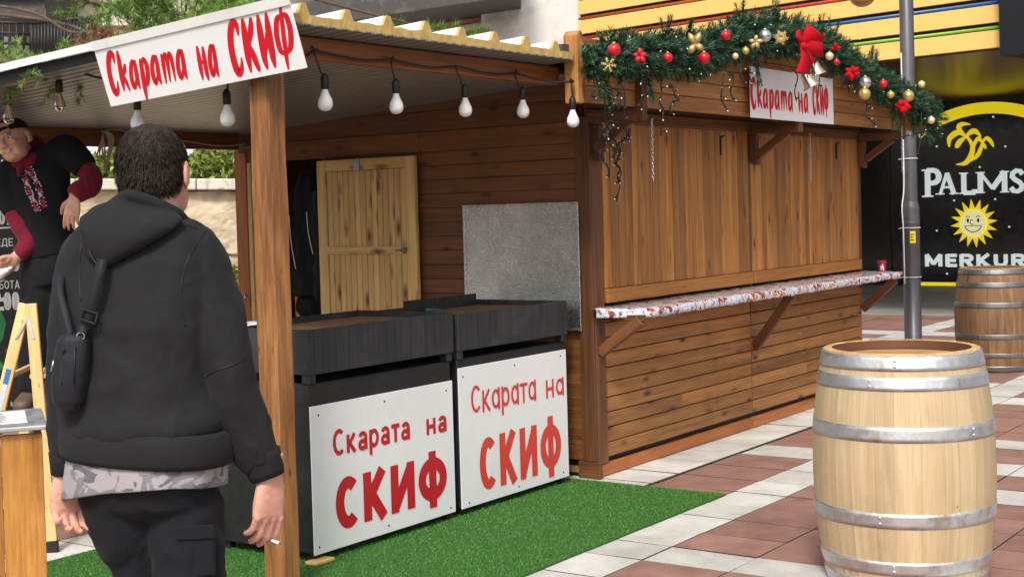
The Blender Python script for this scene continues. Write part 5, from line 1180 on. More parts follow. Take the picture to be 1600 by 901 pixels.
# coil of cord on the rear beam
mb = MB(); c = at(158, 205, 'Y', 2.78)
for k in range(4):
    w_ = .03+.008*k; mb.tube([Vector(p) for p in cr([tuple(c+Vector((0, -.02-.006*k, .0))), tuple(c+Vector((w_, -.03-.006*k, -.05))), tuple(c+Vector((w_*.7-.03*k*.5, -.03, -.15-.03*k))), tuple(c+Vector((-.06+.02*k, -.03, -.16+.01*k))), tuple(c+Vector((-.02, -.03-.004*k, -.05))), tuple(c+Vector((0, -.02, 0)))], 6)], .006, 6)
e0 = at(185, 203, 'Y', 2.79); mb.tube([Vector(p) for p in cr([tuple(c), tuple(e0), tuple(at(240, 214, 'Y', 2.79)), tuple(at(300, 222, 'Y', 2.79)), tuple(at(345, 228, 'Y', 2.79)), tuple(at(392, 224, 'Y', 2.79))], 6)], .006, 6)
tag(mb.build('coiled_cord', 'cord'), 'beige cord hanging in a loose coil from the rear canopy beam', 'cord')

# ================================================================== COUNTER, LADDER, BANNER
cd_ = 4.25; ctr = thing('serving_counter', 'worn honey coloured wooden counter in the left foreground with metal edge', 'counter', dp(30, 900, cd_))
o3 = dp(66, 668, cd_); ctz = o3.z; cR = Vector((o3.x, o3.y, 0)); cxl = Vector((math.sin(YAW+.36), -math.cos(YAW+.36), 0)); cyl = Vector((-cxl.y, cxl.x, 0))
mb = MB(); W1 = .95; n = 8
for i in range(n):
    a = -W1+W1*i/n; mb.obox(cR+cxl*(a+W1/n/2)+cyl*.012+ZZ*(ctz/2-.004), ZZ*(ctz/2-.012), cxl*(W1/n/2-.0006), cyl*.012, 0)
mb.build('front_panel', 'counter', ctr, .002)
mb = MB(); mb.obox(cR-cxl*.011+cyl*.21+ZZ*(ctz/2-.004), ZZ*(ctz/2-.012), cxl*.01, cyl*.185, 0); mb.obox(cR-cxl*(W1-.012)+cyl*.21+ZZ*(ctz/2-.004), ZZ*(ctz/2-.012), cxl*.01, cyl*.185, 0); mb.build('side_panel', 'counter', ctr, .002)
mb = MB(); mb.obox(cR-cxl*(W1/2-.006)+cyl*.19+ZZ*(ctz+.004), cxl*(W1/2+.008), cyl*.215, ZZ*.007); mb.build('top', 'hoop', ctr, .003)
pp = MB(); pc = cR-cxl*.25+cyl*.2+ZZ*(ctz+.0135); pp.obox(pc, cxl*.21, cyl*.148, ZZ*.001); pa = pp.build('paper_sheet', 'white'); tag(pa, 'white printed sheet lying on top of the wooden counter', 'paper')
mb = MB()
for i in range(9):
    for k in range(5): mb.obox(pc+cxl*(-.16+.07*k+random.uniform(-.005, .005))+cyl*(.11-.028*i)+ZZ*.0014, cxl*random.uniform(.014, .03), cyl*.0028, ZZ*.0003)
mb.build('print', 'lash', pa)
# stepladder
L1 = at(82, 862, 'Z', 0); L2 = at(134, 803, 'Z', 0); ld = thing('stepladder', 'pale wooden stepladder with steel hinges behind the counter', 'ladder', L1)
ra = (L2-L1); ra.z = 0; rdir = ra.normalized(); wl = ra.length; sd_ = Vector((-rdir.y, rdir.x, 0)); sd_ = sd_ if sd_.dot(RH) < 0 else -sd_     # spread towards image left
zt = 1.165; topc = dp(54, 473, (L1-CAM).dot(FW)+.05); 
tp1 = Vector((0, 0, 0)); spread = .62
def rail(a, b, name): 
    d = (b-a).normalized(); n_ = d.cross(rdir).normalized(); mb = MB().obox((a+b)/2, (b-a)/2, rdir*.0125, n_*.027, 0); o = mb.build(name, 'ladder', ld, .003); fm = MB().obox(a+d*.025, d*.032, rdir*.016, n_*.031); fm.build('rubber_foot', 'black', o, .004); return o
topz = topc.z; off_r = (topc-L1); tlat = off_r.dot(RH)
tA = Vector((L1.x, L1.y, 0))+RH*tlat*.95+rdir*.03; tA.z = topz
for k in (0, 1):
    base_f = L1+rdir*(wl*k); top_f = tA+rdir*((wl-.1)*k); top_f.z = topz
    fr_ = rail(base_f, top_f, 'front_rail')
    bb = base_f+(tA-L1-rdir*.03)*2; bb.z = 0; bb = bb+rdir*(.0)
    b2 = top_f-RH*.028; rail(Vector((top_f.x, top_f.y, 0))-RH*.36, b2, 'rear_rail')
    mb = MB(); e = -rdir*.016 if k == 0 else rdir*.016
    for q in (base_f.lerp(top_f, .86), Vector((top_f.x-RH.x*.36, top_f.y-RH.y*.36, 0)).lerp(b2, .86)): mb.beam(top_f+e-ZZ*.06-RH*.012, q+e, rdir*.002, RH*.006)
    mb.build('hinge', 'hoop', ld)
for z in (.28, .56, .84):
    a = L1.lerp(tA, z/topz); b = (L1+rdir*wl).lerp(tA+rdir*(wl-.1), z/topz); mb = MB().beam(a+rdir*.013, b-rdir*.013, RH*.04, ZZ*.011); mb.build('step', 'ladder', ld, .003)
    a = (Vector((tA.x, tA.y, 0))-RH*.36).lerp(tA-RH*.028, z/topz); b = a+rdir*(wl-.1); MB().beam(a+rdir*.013, b-rdir*.013, RH*.012, ZZ*.012).build('rung', 'ladder', ld, .003)
M['labelw'] = plain('label_white', S(206, 212, 220), .4); M['labelb'] = plain('label_blue', S(40, 120, 190), .4)
a = Vector((tA.x, tA.y, 0))-RH*.36; b = tA-RH*.028; d = (b-a).normalized(); n_ = d.cross(rdir).normalized(); mb = MB()
for t0, t1, mi in ((.52, .56, 1), (.5605, .68, 0), (.6805, .74, 1)): mb.obox(a.lerp(b, (t0+t1)/2)-rdir*.0135, (b-a)*(t1-t0)/2, n_*.012, rdir*.0006, mi=mi)
mb.build('sticker', ['labelw', 'labelb'], ld)
# black menu banner behind the ladder
BD = 8.6; M['banner'] = plain('banner_black', S(16, 17, 18), .35, var=.2, scale=3); M['bwhite'] = plain('banner_white', S(214, 214, 212), .5); M['bgreen'] = plain('banner_green', S(30, 120, 64), .5); M['bred'] = plain('banner_red', S(150, 34, 52), .5); M['bgrey'] = plain('banner_grey', S(150, 152, 152), .5)
bo = dp(-140, 660, BD); bo2 = dp(72, 655, BD); BF = Frame(bo, Vector((bo2.x-bo.x, bo2.y-bo.y, 0)), ZZ); 
ban = thing('menu_banner', 'black advertising banner with white opening hours behind the stepladder', 'banner', bo)
bw_ = (bo2-bo).dot(BF.x); mb = MB(); poly(mb, BF, [(0, 0), (bw_, 0), (bw_, 1.62), (0, 1.62)], -.01, .01); bb_ = mb.build('board', 'banner', ban)
mb = MB()
for x in (.05, bw_-.05): mb.tube([BF.p(x, 1.6, -.03), BF.p(x, -bo.z+.0, -.03)], .014, 8)
mb.build('stand', 'iron', ban)
g_ = dict(off=.001, depth=.001)
for w_, q_, t_ in (('НЕДЕ', (-16, 373, 21, 385), .06), ('СЪБОТА', (-18, 439, 31, 452), .06), ('- Н', (34, 438, 50, 451), .07)): letters_px(MB(), BF, w_, q_, t=t_, **g_).build('small_lettering', 'bwhite', bb_)
for w_, q_, t_ in (('БОТ', (-12, 328, 18, 352), .11), ('2:00', (-12, 456, 31, 486), .13), ('-', (35, 456, 42, 486), .09), ('0', (42, 395, 56, 421), .12), ('0', (18, 399, 31, 424), .12), ('І', (2, 250, 7, 280), .08)): letters_px(MB(), BF, w_, q_, t=t_, gap=.06, **g_).build('hours_lettering', 'bwhite', bb_)
mb = MB(); poly(mb, BF, [BF.hit(-80, 358), BF.hit(22, 354), BF.hit(22, 356.5), BF.hit(-80, 360.5)][::-1], .001, .0005); mb.build('rule_line', 'bwhite', bb_)
mb = MB(); letters_px(mb, BF, 'МІ', (-8, 560, 28, 584), t=.11, **g_); mb.build('green_lettering', 'bgreen', bb_)
mb = MB(); letters_px(mb, BF, 'ούζο', (8, 541, 42, 553), t=.07, **g_); mb.build('red_lettering', 'bred', bb_)
mb = MB(); letters_px(mb, BF, 'ефо', (-6, 626, 12, 636), t=.09, **g_); letters_px(mb, BF, 'н за', (16, 624, 48, 634), t=.09, **g_); mb.build('phone_lettering', 'bgrey', bb_)
mb = MB(); poly(mb, BF, [BF.hit(u, v) for u, v in ((-30, 540), (-6, 545), (4, 530), (10, 505), (2, 486), (-20, 480))], .001, .0005); mb.build('leaf_print', 'bgreen', bb_)
# ================================================================== PEOPLE
def hand_parts(wrist, d, pn, th, L=.185, curl=(.5, .6, .7, .8), spread=.05, thumb=.45, width=1.):
    """closed pieces of one hand: d = towards the fingertips, pn = palm normal (fingers curl this way), th = thumb side"""
    d = Vector(d).normalized(); pn = Vector(pn); pn = (pn-d*pn.dot(d)).normalized(); th = Vector(th); th = (th-d*th.dot(d)-pn*th.dot(pn)).normalized()
    out = []; k = L/.185; W = wrist
    out.append(loft([(W-d*.05*k, th*.027*k, pn*.02*k, 2.2), (W, th*.028*k, pn*.019*k, 2.2), (W+d*.025*k, th*.036*k*width, pn*.018*k, 2.4), (W+d*.06*k, th*.042*k*width, pn*.016*k, 2.6), (W+d*.088*k, th*.042*k*width, pn*.0135*k, 2.8), (W+d*.098*k, th*.036*k*width, pn*.009*k, 2.4)], 20))
    out.append(ell(W+d*.035*k+th*.022*k+pn*.01*k, d*.034*k, th*.018*k, pn*.016*k, 14))
    names = []
    for i, (off, ln, r) in enumerate(((.032, .070, .0088), (.011, .078, .0092), (-.0105, .073, .0088), (-.031, .057, .0078))):
        c = curl[i]; b = W+d*(.084-(.006 if i == 3 else 0))*k+th*off*k*width; dd = (d+th*off*spread*22).normalized(); pts = [b, b+dd*.012*k]; ang = 0; p = pts[-1]
        for j, f in enumerate((.46, .30, .24)):
            ang += c*(.8, 1.05, .7)[j]; q = dd*math.cos(ang)+pn*math.sin(ang); p = p+q*ln*f*k; pts.append(p.copy())
        rr = [r*k*1.05, r*k*1.08, r*k*1.02, r*k*.93, r*k*.8]; out.append(limb(pts, rr, 12, 4)); out.append(ell(pts[-1], Vector((1, 0, 0))*r*k*.8, Vector((0, 1, 0))*r*k*.8, ZZ*r*k*.8, 10)); out.append(ell(pts[1]-pn*.003*k, dd*.011*k, th*.0095*k, pn*.0095*k, 10)); names.append(pts)
    b = W+d*.018*k+th*.024*k+pn*.006*k; t1 = (th*.75+d*.65+pn*thumb*.6).normalized(); t2 = (th*.35+d*.9+pn*thumb*1.0).normalized(); t3 = (th*.1+d*.95+pn*thumb*1.2).normalized()
    p1 = b+t1*.036*k; p2 = p1+t2*.03*k; p3 = p2+t3*.022*k; out.append(limb([b, p1, p2, p3], [.014*k, .0122*k, .0108*k, .0088*k], 12, 4)); out.append(ell(p3, t3*.010*k, t3.orthogonal().normalized()*.0086*k, t3.cross(t3.orthogonal()).normalized()*.0086*k, 10))
    return out, names
def head_parts(c, f, up, k=1.):
    """closed pieces of a head centred at c (middle of the skull), facing f, height 0.23 k"""
    f = Vector(f).normalized(); up = Vector(up); up = (up-f*up.dot(f)).normalized(); s = f.cross(up).normalized(); P = lambda a, b, h: c+f*a*k+s*b*k+up*h*k
    E = lambda a, b, h, x, y, z: ell(P(a, b, h), f*x*k, s*y*k, up*z*k, 20)
    out = [E(-.012, 0, .025, .098, .077, .088), E(.018, 0, -.03, .078, .066, .075), E(.035, 0, -.075, .052, .05, .04), E(.072, 0, -.092, .022, .026, .018), E(.03, .035, -.06, .05, .026, .045), E(.03, -.035, -.06, .05, .026, .045),
        E(.07, .034, -.022, .02, .022, .016), E(.07, -.034, -.022, .02, .022, .016), E(.083, 0, .022, .014, .05, .012), E(.075, 0, .055, .018, .05, .035),
        limb([P(.088, 0, .012), P(.100, 0, -.008), P(.114, 0, -.03)], [.009*k, .0105*k, .0125*k], 10, 4), E(.104, 0, -.036, .016, .018, .009), E(.098, .011, -.037, .009, .008, .008), E(.098, -.011, -.037, .009, .008, .008),
        E(.088, 0, -.056, .014, .024, .0065), E(.086, 0, -.067, .014, .021, .0075)]
    for s_ in (-1, 1):
        out += [ell(P(-.014, s_*.084, -.010), f*.018*k+up*.004*k, s*s_*.008*k+f*-.008*k, up*.033*k, 14), ell(P(-.004, s_*.076, -.036), f*.009*k, s*.006*k, up*.011*k, 10)]
    eyes = [(P(.079, s_*.031, -.001), f, up, s) for s_ in (-1, 1)]
    return out, eyes, P
def wrinkle(amp, fr=9., seed=0., stretch=(1, 1, .55)):
    def fn(p, n):
        q = Vector((p.x*fr*stretch[0]+seed, p.y*fr*stretch[1]+seed*.7, p.z*fr*stretch[2])); q += Vector((noise.noise(q*.6), noise.noise(q*.6+Vector((9, 2, 1))), 0))*.9
        a = noise.noise(q); b = 1-abs(noise.noise(q*1.7+Vector((3, 7, 1))))*2
        return amp*(a*.9+b*.45)
    return fn
# ---------------------------------------------------------------- the man in the hooded sweatshirt, seen from behind
D0 = 3.5; K = D0/FPX
def P1(u, v, b=0.): return dp(u, v, D0+b)
g0 = P1(255, 1100); g0.z = 0
man = thing('person', 'person in charcoal hooded sweatshirt seen from behind holding a cigarette', 'person', (g0.x, g0.y, 0))
TWR = Matrix.Rotation(rad(-14), 3, 'Z'); sR = TWR @ RH; sF = TWR @ FH
def sec(u, v, hw, dep, e=2.3, b=0., k=1.): return (P1(u, v, b), sR*hw*K, sF*dep, e)
# body: one continuous surface under the clothes
hc = P1(243, 269, .02); hf = (FH*.985+RH*.17-ZZ*.02).normalized()
hp_, eyes, HP = head_parts(hc, hf, ZZ*1.0-RH*.03, 1.04)
neck = limb([P1(243, 300, .01), P1(240, 330, -.005), P1(236, 372, -.02)], [.062, .064, .075], 20)
WRr = P1(420, 742, .035); WRl = P1(103, 730, .0)
hd_r, fing_r = hand_parts(WRr+RH*.005, -ZZ*1.0-RH*.10-FH*.02, -RH*.72+FH*.68-ZZ*.05, RH*.68+FH*.72, .212, (.3, .36, .42, .46), .022, 1.1, .96)
hd_l, fing_l = hand_parts(WRl-ZZ*.012, -ZZ*1.0+RH*.03-FH*.05, RH*.55-FH*.8, RH*.8+FH*.5, .19, (.6, .62, .7, .85), .05, .5)
body = hp_+[neck]+hd_r+hd_l+[loft([sec(235, 372, 70, .06), sec(228, 420, 88, .09), sec(222, 520, 92, .1), sec(220, 640, 94, .11), sec(228, 720, 100, .112), sec(234, 785, 84, .09)], 24),
    limb([P1(298, 394), P1(352, 590, -.0), P1(400, 700, .03), WRr+ZZ*.01], [.056, .046, .036, .027]), limb([P1(138, 395), P1(113, 560, -.02), P1(105, 680, -.0), WRl+ZZ*.0], [.056, .046, .036, .027]),
    limb([P1(192, 790, .01), P1(206, 830, .03), P1(225, 905, .06), P1(229, 1010, .07), P1(231, 1058, .08)], [.06, .06, .05, .045, .04]), limb([P1(284, 790), P1(293, 850, -.02), P1(297, 930, -.04), P1(301, 1010, -.09), P1(303, 1058, -.14)], [.06, .06, .05, .045, .04])]
for (u, b) in ((234, .07), (303, -.14)):
    p = P1(u, 1090, b); p.z = .045; body.append(ell(p+FH*.05, FH*.12, RH*.045, ZZ*.04, 16)); q = P1(u, 1045, b); body.append(limb([q, p], [.042, .04]))
bo_ = fuse('body', body, .0032, 5, None, 'skin', man)
def face(bo_, eyes, k=1.):
    for p, f, u_, s in eyes:
        e = MB().sphere((0, 0, 0), .0125*k, 14); e.v = [p+v for v in e.v]; e.build('eye', 'eyew', bo_)
        o = MB().lathe([(0, .0127*k), (.0058*k, .0114*k), (.006*k, .0108*k)], p, 12, 0, f).build('iris', 'iris', bo_)
        MB().tube([Vector(x) for x in cr([tuple(p+s*.02*k*a+u_*(.017+.006*(1-a*a))*k+f*(.012-.006*a*a)*k) for a in (-1, -.3, .4, 1)], 4)], .0032*k, 6).build('eyebrow', 'hair', bo_)
M['eyew'] = plain('eye_white', S(214, 208, 202), .2); M['iris'] = plain('iris_brown', S(44, 30, 22), .1)
face(bo_, eyes)
# hair: close cap and short strands
cap = [ell(HP(-.018, 0, .032), hf*.1, hf.cross(ZZ)*.083, ZZ*.086, 26), ell(HP(-.036, 0, -.008), hf*.075, hf.cross(ZZ)*.079, ZZ*.072, 24), ell(HP(-.052, 0, -.035), hf*.045, hf.cross(ZZ)*.06, ZZ*.042, 20)]
hm = fuse('hair', cap, .005, 3, lambda p, n: .003*noise.noise(p*60), 'hair', man)
def strands(mesh, n, L, down, keep, r=.0011):
    mb = MB(); ps = [p for p in mesh.polygons if keep(p.center)]
    for i in range(n):
        p = random.choice(ps); c = p.center+p.normal*.0005; d = (down+p.normal*.45); d = (d+Vector((random.gauss(0, .18), random.gauss(0, .18), random.gauss(0, .1)))).normalized()*L*random.uniform(.6, 1.2)
        s_ = d.cross(p.normal).normalized()*r; k = len(mb.v); m_ = c+d*.55+p.normal*.0012
        mb.v += [c-s_, c+s_, m_+s_*.8, m_-s_*.8, c+d]; mb.gc += [c]*5; mb.f += [(k, k+1, k+2, k+3), (k+3, k+2, k+4)]; mb.r += [random.random()]*2; mb.mi += [0, 0]; mb.sm += [False]*2
    return mb
nape = HP(0, 0, -.078).z
hs2 = strands(hm.data, 9000, .017, (-ZZ*.8-hf*.15).normalized(), lambda c: c.z > nape and (c-hc).dot(hf) < .055)
t = NT('hair_strands'); M['strand'] = t.set(Base_Color=t.mix(t.rnd, S(26, 21, 18), S(62, 51, 44)), Roughness=.75, Specular_IOR_Level=.2)
hs2.build('strands', 'strand', hm)
# hooded sweatshirt
hoodie = [loft([sec(232, 338, 40, .055, 2, -.01), sec(230, 356, 74, .085, 2, -.01), sec(226, 378, 104, .105, 2.1), sec(222, 410, 117, .125, 2.2), sec(220, 470, 120, .135, 2.3), sec(218, 540, 119, .14, 2.3), sec(216, 590, 121, .145, 2.3), sec(219, 634, 128, .15, 2.3), sec(225, 658, 131, .15, 2.3), sec(228, 672, 126, .144, 2.4)], 36),
    limb([P1(278, 384, .0), P1(302, 398, .0), P1(326, 470, -.01), P1(350, 560, -.015), P1(374, 640, .005), P1(396, 700, .025), P1(410, 722, .03)], [.070, .082, .077, .070, .065, .058, .046], 20),
    limb([P1(166, 380, .0), P1(142, 400, .0), P1(122, 470, .0), P1(111, 560, -.01), P1(106, 640, .0), P1(105, 700, .0), P1(103, 716, .0)], [.064, .072, .062, .054, .048, .044, .037], 20)]
def fall(p, n):
    return wrinkle(.012, 6.5, 2., (1, 1, .75))(p, n)+wrinkle(.004, 17., 5., (1, 1, .8))(p, n)+.007*math.sin(p.z*55+4*noise.noise(p*4))*max(0, noise.noise(p*3+Vector((5, 1, 2))))
hd = fuse('hooded_sweatshirt', hoodie, .007, 8, fall, 'hoodie', man)
# hood lying on the back, hem and cuffs as its pieces
hoodp = [loft([(P1(254, 338, .07), (RH*.9+FH*.2)*.046, FH*.018+ZZ*.02, 2), (P1(247, 336, .02), (RH*.98+ZZ*-.25)*.08, FH*.03+ZZ*.018, 2), (P1(238, 332, -.03), (RH+ZZ*-.32)*.1, FH*.032+ZZ*.016, 2.2)], 24),
    loft([(P1((a+c)/2, (b_+d)/2, bb), (P1(c, d)-P1(a, b_))*.5, FH*dd, 2.2) for a, b_, c, d, bb, dd in ((192, 302, 264, 326, -.05, .022), (152, 322, 285, 342, -.088, .03), (129, 341, 270, 356, -.112, .034), (126, 360, 240, 375, -.126, .034), (137, 386, 206, 395, -.132, .028), (151, 407, 178, 412, -.133, .017), (158, 416, 166, 418, -.133, .01))], 30),
    limb([P1(288, 352, .03), P1(283, 340, -.02), P1(258, 324, -.07), P1(224, 310, -.088), P1(196, 305, -.075), P1(172, 318, -.04)], [.011, .012, .013, .014, .014, .012], 14),
    limb([P1(178, 320, .0), P1(150, 340, -.04), P1(140, 375, -.085), P1(152, 405, -.12)], [.018, .022, .022, .015], 14)]
ho = fuse('hood', hoodp, .0055, 4, wrinkle(.006, 9, 6), 'hoodie', hd)
mb = MB(); q = [Vector(p) for p in cr([tuple(P1(140, 352, -.095)), tuple(P1(136, 376, -.115)), tuple(P1(144, 402, -.14)), tuple(P1(160, 420, -.152)), tuple(P1(164, 424, -.152))], 6)]; mb.tube(q, .0022, 5); mb.build('seam', 'wire', hd)
# seams sewn into the cloth: armholes, elbow panel, shoulder line
def on_cloth(o, u, v):
    M3 = root_mw(man) @ o.matrix_parent_inverse; iv = M3.inverted(); ok, loc, nor, _ = o.ray_cast(iv @ CAM, (iv.to_3x3() @ ray(u, v)).normalized()); return M3 @ loc if ok else None
for nm, pts in (('armhole_seam', [(322, 362), (300, 392), (286, 430), (282, 470), (290, 510)]), ('armhole_seam', [(128, 372), (124, 420), (126, 470)]), ('elbow_seam', [(318, 588), (340, 578), (362, 570), (384, 560)]), ('shoulder_seam', [(286, 352), (304, 356), (322, 363)])):
    q = [on_cloth(hd, u, v) for u, v in cr(pts, 5)]; q = [x for x in q if x]
    if len(q) > 3: MB().tube([x-FH*.0004 for x in q], .0016, 5).build(nm, 'wire', hd)
def rib_band(name, secs, n=150, amp=.0016):
    v, f = loft(secs, n, False); nn = len(secs); mb = MB(); out = []
    for i, p in enumerate(v):
        k = i % n; c = Vector(secs[i//n][0]); r = p-c; out.append(p+r.normalized()*(amp if k % 2 else 0))
    mb.add(out, f, smooth=True); o = mb.build(name, 'hoodie', hd); s_ = o.modifiers.new('t', 'SOLIDIFY'); s_.thickness = .004; return o
def tsec(u, v, hw, dep): return (P1(u, v), sR*hw*K-ZZ*.014, sF*dep, 2.4)
rib_band('hem_band', [tsec(228, 664, 130, .148), tsec(229, 669, 135, .154), tsec(230, 690, 136, .154), tsec(231, 706, 134, .151), tsec(231, 713, 131, .147), tsec(231, 712, 120, .13)], 300)
dc = (P1(424, 760, .04)-P1(402, 700, .025)).normalized(); sx_ = dc.cross(FH).normalized(); 
rib_band('cuff', [(P1(405, 706, .026), sx_*.047, FH*.046, 2.2), (P1(410, 720, .029), sx_*.044, FH*.041, 2.2), (P1(415, 735, .032), sx_*.041, FH*.038, 2.2), (P1(418, 744, .033), sx_*.039, FH*.036, 2.2), (P1(418, 744, .033), sx_*.031, FH*.03, 2.2)], 90)
rib_band('cuff', [(P1(104, 704, 0), RH*.037, FH*.04, 2.2), (P1(104, 720, 0), RH*.034, FH*.036, 2.2), (P1(104, 737, 0), RH*.032, FH*.034, 2.2), (P1(104, 739, 0), RH*.026, FH*.028, 2.2)], 80)
# camouflage shirt tail
def tail(p, n): return wrinkle(.006, 13, 4, (1, 1, .35))(p, n)
v, f = loft([sec(230, 690, 124, .136, 2.4), sec(229, 715, 126, .138, 2.4), sec(228, 740, 127, .14, 2.4), sec(227, 757, 126, .141, 2.4)], 120, False)
ts = MB(); vv = []
for i, p in enumerate(v):
    k = i/120; a = (i % 120)/120*2*math.pi; drop = (.004+.012*math.sin(a*2+1)-.014*math.cos(a)) if i >= 240 else 0; r = (p-Vector(P1(228, 740))); r.z = 0; vv.append(p-ZZ*drop*(1 if i >= 360 else .5)+r.normalized()*(.006*noise.noise(Vector((a*2.6, i//120, 0)))+.004*math.sin(a*9)*(i//120)/3))
ts.add(vv, f, smooth=True); tso = ts.build('shirt', 'camo', man); s_ = tso.modifiers.new('t', 'SOLIDIFY'); s_.thickness = .003; s2 = tso.modifiers.new('s', 'SUBSURF'); s2.levels = s2.render_levels = 1
# trousers
tr_ = [loft([sec(232, 718, 110, .125, 2.3), sec(234, 755, 108, .128, 2.4), sec(238, 785, 98, .115, 2.4), sec(242, 800, 60, .08, 2.2)], 32),
    limb([P1(188, 760, .005), P1(206, 830, .03), P1(225, 905, .06), P1(229, 1010, .07), P1(231, 1058, .08)], [.098, .09, .072, .064, .062], 22), limb([P1(288, 775, .0), P1(293, 850, -.02), P1(297, 930, -.04), P1(301, 1010, -.09), P1(303, 1058, -.14)], [.092, .09, .078, .068, .063], 22)]
tq = fuse('trousers', tr_, .007, 12, wrinkle(.010, 8, 11, (1, 1, 1.2)), 'trouser', man)
mb = MB(); c = P1(300, 862, -.098); mb.obox(c+RH*.012, (RH*.96+FH*.12)*.046, ZZ*.06, FH*.009); o = mb.build('cargo_pocket', 'trouser', tq, .008, 3)
mb = MB(); mb.obox(c-FH*.010+RH*.012+ZZ*.05, (RH*.96+FH*.12)*.048, ZZ*.017, FH*.005); mb.build('pocket_flap', 'trouser', o, .004, 2)
mb = MB(); M['shoe'] = plain('black_shoe', S(26, 26, 28), .5)
for (u, b) in ((234, .07), (303, -.14)):
    p = P1(u, 1090, b); p.z = 0; q = [(p+FH*a+ZZ*z, RH*x, ZZ*h, 2.6) for a, z, x, h in ((-.075, .05, .03, .035), (-.06, .052, .042, .05), (0, .055, .046, .053), (.08, .042, .05, .04), (.16, .032, .045, .03), (.19, .028, .025, .02))]
    v, f = loft(q, 20); mb2 = MB(); mb2.add(v, f, smooth=True); mb2.build('shoe', 'shoe', man)
# shoulder bag and strap
bag = thing('shoulder_bag', 'small black nylon shoulder bag hanging on a strap behind the sweatshirt arm', 'bag', P1(112, 560, -.13))
SB = -.135
bagp = [loft([(P1(117, 522, SB-.0), RH*.028, FH*.018, 3), (P1(115, 530, SB), RH*.037, FH*.026, 3), (P1(112, 560, SB), RH*.04, FH*.032, 3), (P1(109, 600, SB), RH*.04, FH*.034, 3), (P1(107, 625, SB), RH*.034, FH*.03, 2.6), (P1(108, 641, SB), RH*.018, FH*.016, 2.2)], 28)]
bgo = fuse('pouch', bagp, .004, 3, wrinkle(.003, 18, 3), 'nylon', bag)
mb = MB(); mb.tube([Vector(p) for p in cr([tuple(P1(101, 545, SB-.036)), tuple(P1(96, 560, SB-.03)), tuple(P1(97, 600, SB-.036))], 5)], .0025, 6); mb.tube([P1(117, 540, SB-.034), P1(116, 600, SB-.036)], .002, 5); mb.build('zip', 'wire', bgo)
mb = MB().tube([P1(84, 563, SB-.02), P1(80, 580, SB-.02)], .0028, 6); mb.tube([P1(98, 552, SB-.03), P1(88, 556, SB-.025), P1(84, 563, SB-.02)], .0012, 4); mb.build('zip_pull', 'chrome', bgo)
mb = MB(); mb.tube([P1(126, 525, SB-.02)+RH*.009*math.cos(a/8*math.pi)+ZZ*.009*math.sin(a/8*math.pi) for a in range(17)], .0018, 6, cap=False); mb.build('ring', 'chrome', bag)
def strap(pts, w_, name='strap', par=bag):
    q = [Vector(p) for p in cr([tuple(p) for p in pts], 6)]; mb = MB(); vs = []
    for i, p in enumerate(q):
        t = (q[min(i+1, len(q)-1)]-q[max(i-1, 0)]).normalized(); s_ = t.cross(FH).normalized()*w_; vs += [p-s_, p+s_]
    mb.add(vs, [(2*i, 2*i+1, 2*i+3, 2*i+2) for i in range(len(q)-1)], smooth=True); o = mb.build(name, 'nylon', par); m_ = o.modifiers.new('t', 'SOLIDIFY'); m_.thickness = .003; return o
strap([P1(127, 520, SB-.02), P1(131, 508, -.148), P1(137, 498, -.152), P1(146, 465, -.158), P1(155, 428, -.158), P1(160, 405, -.15)], .0125)
strap([P1(108, 524, SB), P1(100, 490, -.12), P1(92, 455, -.09), P1(97, 420, -.04), P1(112, 392, .03)], .012)
mb = MB(); c = P1(139, 494, -.16); ax_ = (RH*.93-ZZ*.33).normalized(); ay_ = (RH*.33+ZZ*.93).normalized()
for s_ in (-1, 1): mb.obox(c+ay_*.0125*s_, ax_*.02, ay_*.0025, FH*.003); mb.obox(c+ax_*.0185*s_, ax_*.0025, ay_*.0098, FH*.003)
mb.build('buckle', 'black', bag, .001)
# cigarette between the fingers
ci = MB(); a = fing_r[0][3].lerp(fing_r[1][3], .5); c00 = a+FH*.012-RH*.008; c1 = a+RH*.034-FH*.03-ZZ*.004
ci.tube([c00, c1], .0038, 12); co = ci.build('cigarette', 'white'); tag(co, 'short white cigarette held between the fingers of the right hand', 'cigarette'); MB().tube([c1, c1+(c1-c00).normalized()*.004], [.0037, .0028], 10).build('ash', 'ash2' if 'ash2' in M else 'pole', co)

# ---------------------------------------------------------------- the man leaning out on the ladder
D2 = 7.45; K2 = D2/FPX
def P2(u, v, b=0.): return dp(u, v, D2+b)
g2 = P2(62, 520); g2.z = 0
lm = thing('person', 'person in black embroidered shirt leaning on the stepladder and looking out', 'person', (g2.x, g2.y, 0))
tilt = (ZZ*.94-RH*.30).normalized(); tR = (RH*.93+ZZ*.12).normalized()
def s2_(u, v, hw, dep, e=2.2, b=0.): return (P2(u, v, b), tR*hw*K2, FH*dep, e)
hc2 = P2(21, 219, -.07); hf2 = (-FH*.96-RH*.22-ZZ*.04).normalized(); hup = (ZZ*.9-RH*.36).normalized()
hp2, ey2, HP2 = head_parts(hc2, hf2, hup, 1.04)
wl2 = P2(116, 309, -.16); wr2 = P2(25, 402, -.14)
hl2, fl2 = hand_parts(wl2, -ZZ*1.-RH*.16-FH*.1, FH*1., -RH, .185, (.25, .3, .36, .42), .05, .4)
hr2, fr2 = hand_parts(wr2, -RH*.75-ZZ*.62-FH*.05, -RH*.1-FH*.6-ZZ*.5, -FH*.3+ZZ*.9-RH*.3, .2, (.7, .75, .8, .8), .03, .8)
